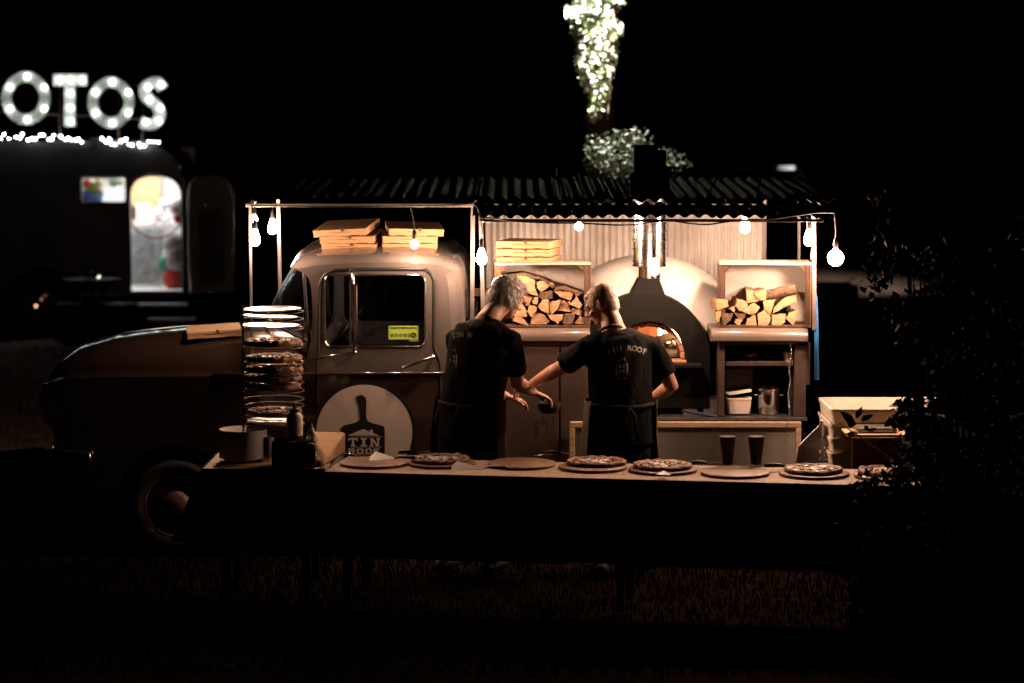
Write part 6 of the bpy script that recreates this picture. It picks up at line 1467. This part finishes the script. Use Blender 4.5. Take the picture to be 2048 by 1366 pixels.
# ================================================================== TREE, BUSHES, FLOODLIGHTS, PARKED VAN
def leafcloud(name, centers, n, size, m, parent=None, label=None, cat=None, kind=None, spread=1.0, flat=.6):
    """centers: list of (x, y, z, rx, ry, rz). Each leaf is a folded four-cornered blade."""
    C_ = np.array(centers, float); wgt = C_[:, 3] * C_[:, 4] * C_[:, 5]; idx = RNG.choice(len(C_), n, p=wgt / wgt.sum())
    d = RNG.normal(0, 1, (n, 3)); d /= np.linalg.norm(d, axis=1)[:, None]; rad = RNG.random(n) ** .45
    pos = C_[idx, :3] + d * rad[:, None] * C_[idx, 3:6] * spread
    u = RNG.normal(0, 1, (n, 3)); u[:, 2] -= .5; u /= np.linalg.norm(u, axis=1)[:, None]; v = RNG.normal(0, 1, (n, 3)); v -= u * (u * v).sum(1)[:, None]; v /= np.linalg.norm(v, axis=1)[:, None]
    nn = np.cross(u, v); s = (size * RNG.uniform(.6, 1.3, n))[:, None]
    P = np.stack([pos, pos + u * s * .5 + v * s * .33 + nn * s * .08, pos + u * s, pos + u * s * .5 - v * s * .33 + nn * s * .08], 1)
    me = bpy.data.meshes.new(name); F = np.arange(4 * n).reshape(-1, 4)
    me.from_pydata(P.reshape(-1, 3).tolist(), [], np.concatenate([F[:, [0, 1, 2]], F[:, [0, 2, 3]]]).tolist()); me.materials.append(m)
    o = bpy.data.objects.new(name, me); S.collection.objects.link(o)
    if parent is not None: me.transform(Matrix.Translation(-root_of(parent).location)); o.parent = parent
    return tag(o, label, cat, None, kind)
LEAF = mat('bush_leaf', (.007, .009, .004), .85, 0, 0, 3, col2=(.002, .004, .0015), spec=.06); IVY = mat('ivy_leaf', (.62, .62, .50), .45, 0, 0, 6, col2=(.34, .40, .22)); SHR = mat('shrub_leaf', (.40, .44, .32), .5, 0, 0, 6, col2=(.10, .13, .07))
TB = mat('tree_bark', (.035, .025, .02), .9, 0, .3, 12, bump=.8, stretch=(3, 3, .6))
YT = 22.0
tc = at(1190, 100, YT); tr = thing('ivy_tree', (tc.x, YT, 0), 'ivy clad tree trunk lit bright white from above', 'tree')
tp = [Vector((X(1210, YT), YT, 0)), Vector((X(1205, YT), YT, 1.5)), Vector((X(1198, YT), YT, 2.9)), Vector((X(1188, YT), YT, 3.6)), Vector((X(1180, YT), YT, 5.2)), Vector((X(1176, YT), YT + .1, 7.5))]
g = G(); g.tube(smooth_path(tp, 4), [.13 - .0 * k for k in range(21)], 14)
for k, v in enumerate(g.v): g.v[k] = v + Vector((.03 * mnoise.noise(v * 5), .03 * mnoise.noise(v * 5 + Vector((9, 0, 0))), 0))
obj('trunk', g, TB, tr, smooth='all', world=True)
rng = random.Random(8)
for k in range(7):
    a = rng.uniform(0, 2 * PI); z0 = 5.2 + .3 * k; b = Vector((X(1178, YT), YT, z0)); e = b + Vector((math.cos(a) * 1.6, math.sin(a) * 1.2, 1.2)); g = G(); g.tube([b, b.lerp(e, .5) + Vector((0, 0, .15)), e], [.06, .04, .015], 8); obj('limb', g, TB, tr, smooth='all', world=True)
cs = []
for k in range(44):
    z = 2.75 + 2.6 * (k / 43); wd = .05 + .17 * min(1, max(0, (z - 2.75) / .6)); px = 1188 + (12 * (3.2 - z) if z < 3.2 else 0)
    cs.append((X(px, YT) + rng.uniform(-.05, .05), YT - .16, z, wd * rng.uniform(.75, 1.1), .14, .12))
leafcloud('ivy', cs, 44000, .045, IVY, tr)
g = G()
for k in range(16):
    x0 = X(1188 + rng.uniform(-36, 42), YT); zz0 = 4.9; zz1 = rng.uniform(2.65, 3.5); pts = []
    for j in range(9): q = j / 8; pts.append(Vector((x0 + (X(1195, YT) - x0) * q * .5 + .05 * mnoise.noise(Vector((k * 3.1, q * 4, 0))), YT - .22 - .03 * rng.random(), zz0 + (zz1 - zz0) * q)))
    g.tube(smooth_path(pts, 3), .007, 5)
obj('ivy_stem', g, mat('pale_stem', (.40, .28, .20), .7), tr, smooth='all', world=True)
cr = []
for k in range(26): a = rng.uniform(0, 2 * PI); q = rng.uniform(0, 2.2); cr.append((tc.x + q * math.cos(a), YT + .3 + q * .8 * math.sin(a), 6.9 + rng.uniform(-.5, 1.8), .6, .6, .5))
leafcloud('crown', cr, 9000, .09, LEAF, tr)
# shrub behind the truck roof, below the trunk
YS = 20.5; sb = thing('tall_shrub', (X(1240, YS), YS, 0), 'tall round-leaved shrub below the ivy trunk behind the truck roof', 'shrub')
for a in (-.2, -.05, .1, .25): g = G(); g.tube([(sb.location.x + a * .3, YS, 0), (sb.location.x + a, YS, 1.3), (sb.location.x + a * 1.8, YS, 2.2)], [.02, .016, .008], 6); obj('stem', g, TB, sb, world=True)
cs = [(X(px, YS), YS + rng.uniform(-.15, .15), Zp(py, YS), .13, .16, .10) for px, py in ((1195, 292), (1215, 285), (1240, 278), (1265, 275), (1285, 280), (1200, 310), (1225, 305), (1250, 300), (1230, 325), (1205, 330), (1255, 325), (1280, 300), (1190, 320), (1240, 345), (1340, 312), (1350, 325))]
cs += [(sb.location.x + rng.uniform(-.4, .5), YS + .1, rng.uniform(.5, 1.9), .25, .25, .22) for _ in range(12)]
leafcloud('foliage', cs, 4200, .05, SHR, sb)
# floodlight on a pole above the picture, aimed at the trunk
fx, fy, fz = X(1196, 21.4), 21.35, 5.15
fl = thing('floodlight', (fx, fy, fz), 'white floodlight on a bracket high on the ivy tree, aimed down the trunk', 'floodlight')
g = G(); g.tube([(X(1180, YT), YT, 5.3), (fx, fy, 5.3)], .025, 8); obj('bracket', g, BLACKM, fl, world=True)
g = G(); g.box((fx, fy, fz + .06), (.3, .2, .08)); obj('lamp_head', g, BLACKM, fl, world=True)
def spot(loc, target, power, ang, col, size=.1, blend=.6, nm='flood_beam', parent=None):
    l = bpy.data.lights.new(nm, 'SPOT'); l.energy = power; l.spot_size = math.radians(ang); l.spot_blend = blend; l.color = col; l.shadow_soft_size = size
    o = bpy.data.objects.new(nm, l); S.collection.objects.link(o); d = Vector(target) - Vector(loc); o.rotation_euler = d.to_track_quat('-Z', 'Y').to_euler()
    o.location = Vector(loc) - (parent.location if parent else Vector()); o.parent = parent; return o
spot((fx, fy, fz - .02), (X(1188, YT), YT - .22, 3.0), 8500, 44, (1., .97, .90), .08, .8, parent=fl)
spot((fx + .05, fy, fz - .02), (X(1240, 20.5), 20.5, 2.3), 1700, 24, (1., .97, .92), .08, .9, parent=fl)  # second beam, added to brighten the shrub
# yard lamp lighting the far lawn on the right
yl = thing('yard_lamp', (X(2035, 33.5), 33.5, 0), 'yard lamp post hidden behind the bush, lighting the far lawn', 'lamp post')
g = G(); g.tube([(yl.location.x, 33.5, 0), (yl.location.x, 33.5, 4.5)], .05, 8); obj('pole', g, BLACKC, yl, world=True)
g = G(); g.box((yl.location.x - .15, 33.5, 4.55), (.5, .25, .1)); obj('lamp_head', g, BLACKM, yl, world=True)
spot((yl.location.x - .2, 33.5, 4.48), (X(1590, 37.6), 37.6, 0), 26000, 44, (1., .95, .92), .1, .8, parent=yl)
# dark hay bale like block in front of the lit lawn
g = G(); a = at(1600, 574, 27); b = at(1717, 700, 27); g.bb((a.x, 27, 0), (b.x, 27.8, a.z)); tag(obj('dark_planter', g, BLACKC, None, world=True, bevel=.02), 'low black box planter in front of the lit far lawn', 'planter')
leafcloud('lawn_weeds', [(X(1735, 27), 27, .25, .22, .2, .30), (X(1700, 28.5), 28.5, .66, .1, .1, .08)], 260, .05, LEAF, None, 'ragged weeds beside the black planter', 'weeds', 'stuff')
# parked van far behind, only its roof glints
vz = Zp(342, 35); van = thing('parked_van', (X(1530, 35), 36, 0), 'dark van parked far behind the truck, only its roof catching light', 'van')
vx0, vx1 = X(1455, 35), X(1600, 35)
DV = mat('dark_blue_paint', (.0003, .0003, .0005), 1., .0, .05, spec=0.); VANB = DV
g = G(); sec = [(35.0, .4), (34.95, 1.0), (35.08, 1.45), (35.3, 1.72), (35.6, vz), (36.4, vz + .02), (36.9, 1.5), (37, .4)]; g.rings([[Vector((x, y, z)) for y, z in sec] for x in (vx0 - .6, vx0 - .1, vx1 + .0, vx1 + .1)]); obj('van_body', g, DV, van, world=True, smooth=30, bevel=.04)
g = G(); g.add([(vx0 + .1, 34.99, 1.08), (vx1 - .3, 34.99, 1.08), (vx1 - .3, 35.055, 1.42), (vx0 + .1, 35.055, 1.42)], [(0, 1, 2, 3)]); o = obj('side_window', g, VANB, van, world=True, fix=False)
for x in (vx0 - .8, vx1 - .2):
    g = G(); g.lathe([(.18, 0), (.33, -.01), (.33, .2), (.18, .2)], (x, 34.96, .33), 28, 'y'); obj('wheel', g, VANB, van, smooth=40, world=True)
for a, b, z_, c_ in ((vx0 + .1, vx0 + .50, .02, .03), (vx1 - .29, vx1 - .05, .03, .3)):  # pale strips standing for light glinting on the van roof
    g = G(); g.bb((a, 35.5, vz + z_ - .025), (b, 35.56, vz + z_ + .03)); obj('roof_glint', g, mat('roof_glint_%d' % (c_ * 100), (c_, c_, c_ * 1.08), .5), van, world=True)
# hedge far off at the right and back, lost in the night
cs = [(x, 62 + rng.uniform(-2, 2), 1.0 + rng.uniform(0, .5), 3.2, 2., 1.3) for x in np.linspace(-34, 34, 18)]
leafcloud('far_hedge', cs, 5000, .5, LEAF, None, 'dark hedge along the far edge of the lawn', 'hedge', 'stuff')
# foreground bush at the right
YBu = 12.6
fb = thing('dark_bush', (X(1960, YBu), YBu, 0), 'big dark bush in the right foreground, nearly black', 'bush')
cs = []
for _ in range(120):
    px = rng.uniform(1790, 2140); lim = 470 + max(0, (1900 - px)) * 1.6; py = rng.uniform(lim, 1360)
    if px < 1850 and 700 < py < 960: continue
    cs.append((X(px, YBu), YBu + rng.uniform(-.4, .9), Zp(py, YBu), .13, .2, .15))
for _ in range(10):
    px = rng.uniform(1750, 1820); py = rng.uniform(380, 680); cs.append((X(px, YBu + .6), YBu + .8, Zp(py, YBu + .8), .07, .1, .1))
for _ in range(24):
    px = rng.uniform(1700, 1850); py = rng.uniform(985, 1300); cs.append((X(px, YBu), YBu + .1, Zp(py, YBu), .12, .15, .12))
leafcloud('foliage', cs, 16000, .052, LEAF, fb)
for k in range(14):
    px = rng.uniform(1830, 2060); top = rng.uniform(380, 700); g = G(); b = Vector((X(px * .3 + 1960 * .7, YBu), YBu + rng.uniform(-.2, .2), 0)); e = Vector((X(px, YBu), YBu + rng.uniform(-.3, .5), Zp(top, YBu))); g.tube(smooth_path([b, b.lerp(e, .5) + Vector((rng.uniform(-.1, .1), 0, 0)), e], 4), [.016 - .0014 * i for i in range(9)], 6); obj('stem', g, mat('dark_twig', (.006, .004, .003), .95, spec=0.), fb, smooth='all', world=True)
# near twigs with large leaves in front of the trays
def twig(pts, leaves, Y, label):
    base = at(*pts[-1], Y); t = thing('leafy_twig', (base.x, Y, base.z), label, 'twig', 'leafy twigs reaching in front of the dough trays')
    g = G(); g.tube(smooth_path([at(*p, Y) for p in pts], 4), .0035, 6); obj('stem', g, mat('twig_bark', (.05, .04, .03), .8), t, smooth='all', world=True)
    for (x0, y0, x1, y1, w_) in leaves:
        a, b = at(x0, y0, Y), at(x1, y1, Y + .03); d = b - a; n_ = Vector((-d.z, 0, d.x)).normalized() * (w_ / 370); up = Vector((0, -.010, 0)); vs = []
        prof = (0, .55, .95, 1, .8, .42, 0); m_ = len(prof)
        for i, q in enumerate(prof): c = a + d * (i / (m_ - 1)) + Vector((0, .012 * math.sin(i), 0)); vs += [c - n_ * q, c + up * (q > 0), c + n_ * q]
        g = G(); g.add(vs, [f for i in range(m_ - 1) for f in ((3 * i, 3 * i + 1, 3 * i + 4, 3 * i + 3), (3 * i + 1, 3 * i + 2, 3 * i + 5, 3 * i + 4))]); obj('leaf', g, LEAF, t, smooth='all', world=True, fix=False)
twig([(1678, 846), (1712, 868), (1745, 892), (1775, 912), (1800, 930)], [(1712, 848, 1680, 822, 8), (1712, 838, 1724, 812, 6), (1722, 842, 1746, 828, 6), (1712, 850, 1692, 842, 9), (1738, 862, 1728, 850, 5), (1735, 862, 1755, 856, 4), (1755, 890, 1785, 876, 6), (1716, 866, 1690, 868, 5)], 13.35, 'lowest left twig with dark pointed leaves across the dough trays')
twig([(1778, 812), (1805, 815), (1826, 830), (1850, 850)], [(1808, 816, 1790, 808, 4), (1815, 820, 1815, 810, 4), (1818, 836, 1790, 842, 5), (1815, 842, 1845, 838, 12), (1835, 846, 1862, 850, 12), (1850, 858, 1880, 852, 14), (1830, 868, 1852, 872, 12)], 13.3, 'upper twig with dark clustered leaves in front of the steel bowl')
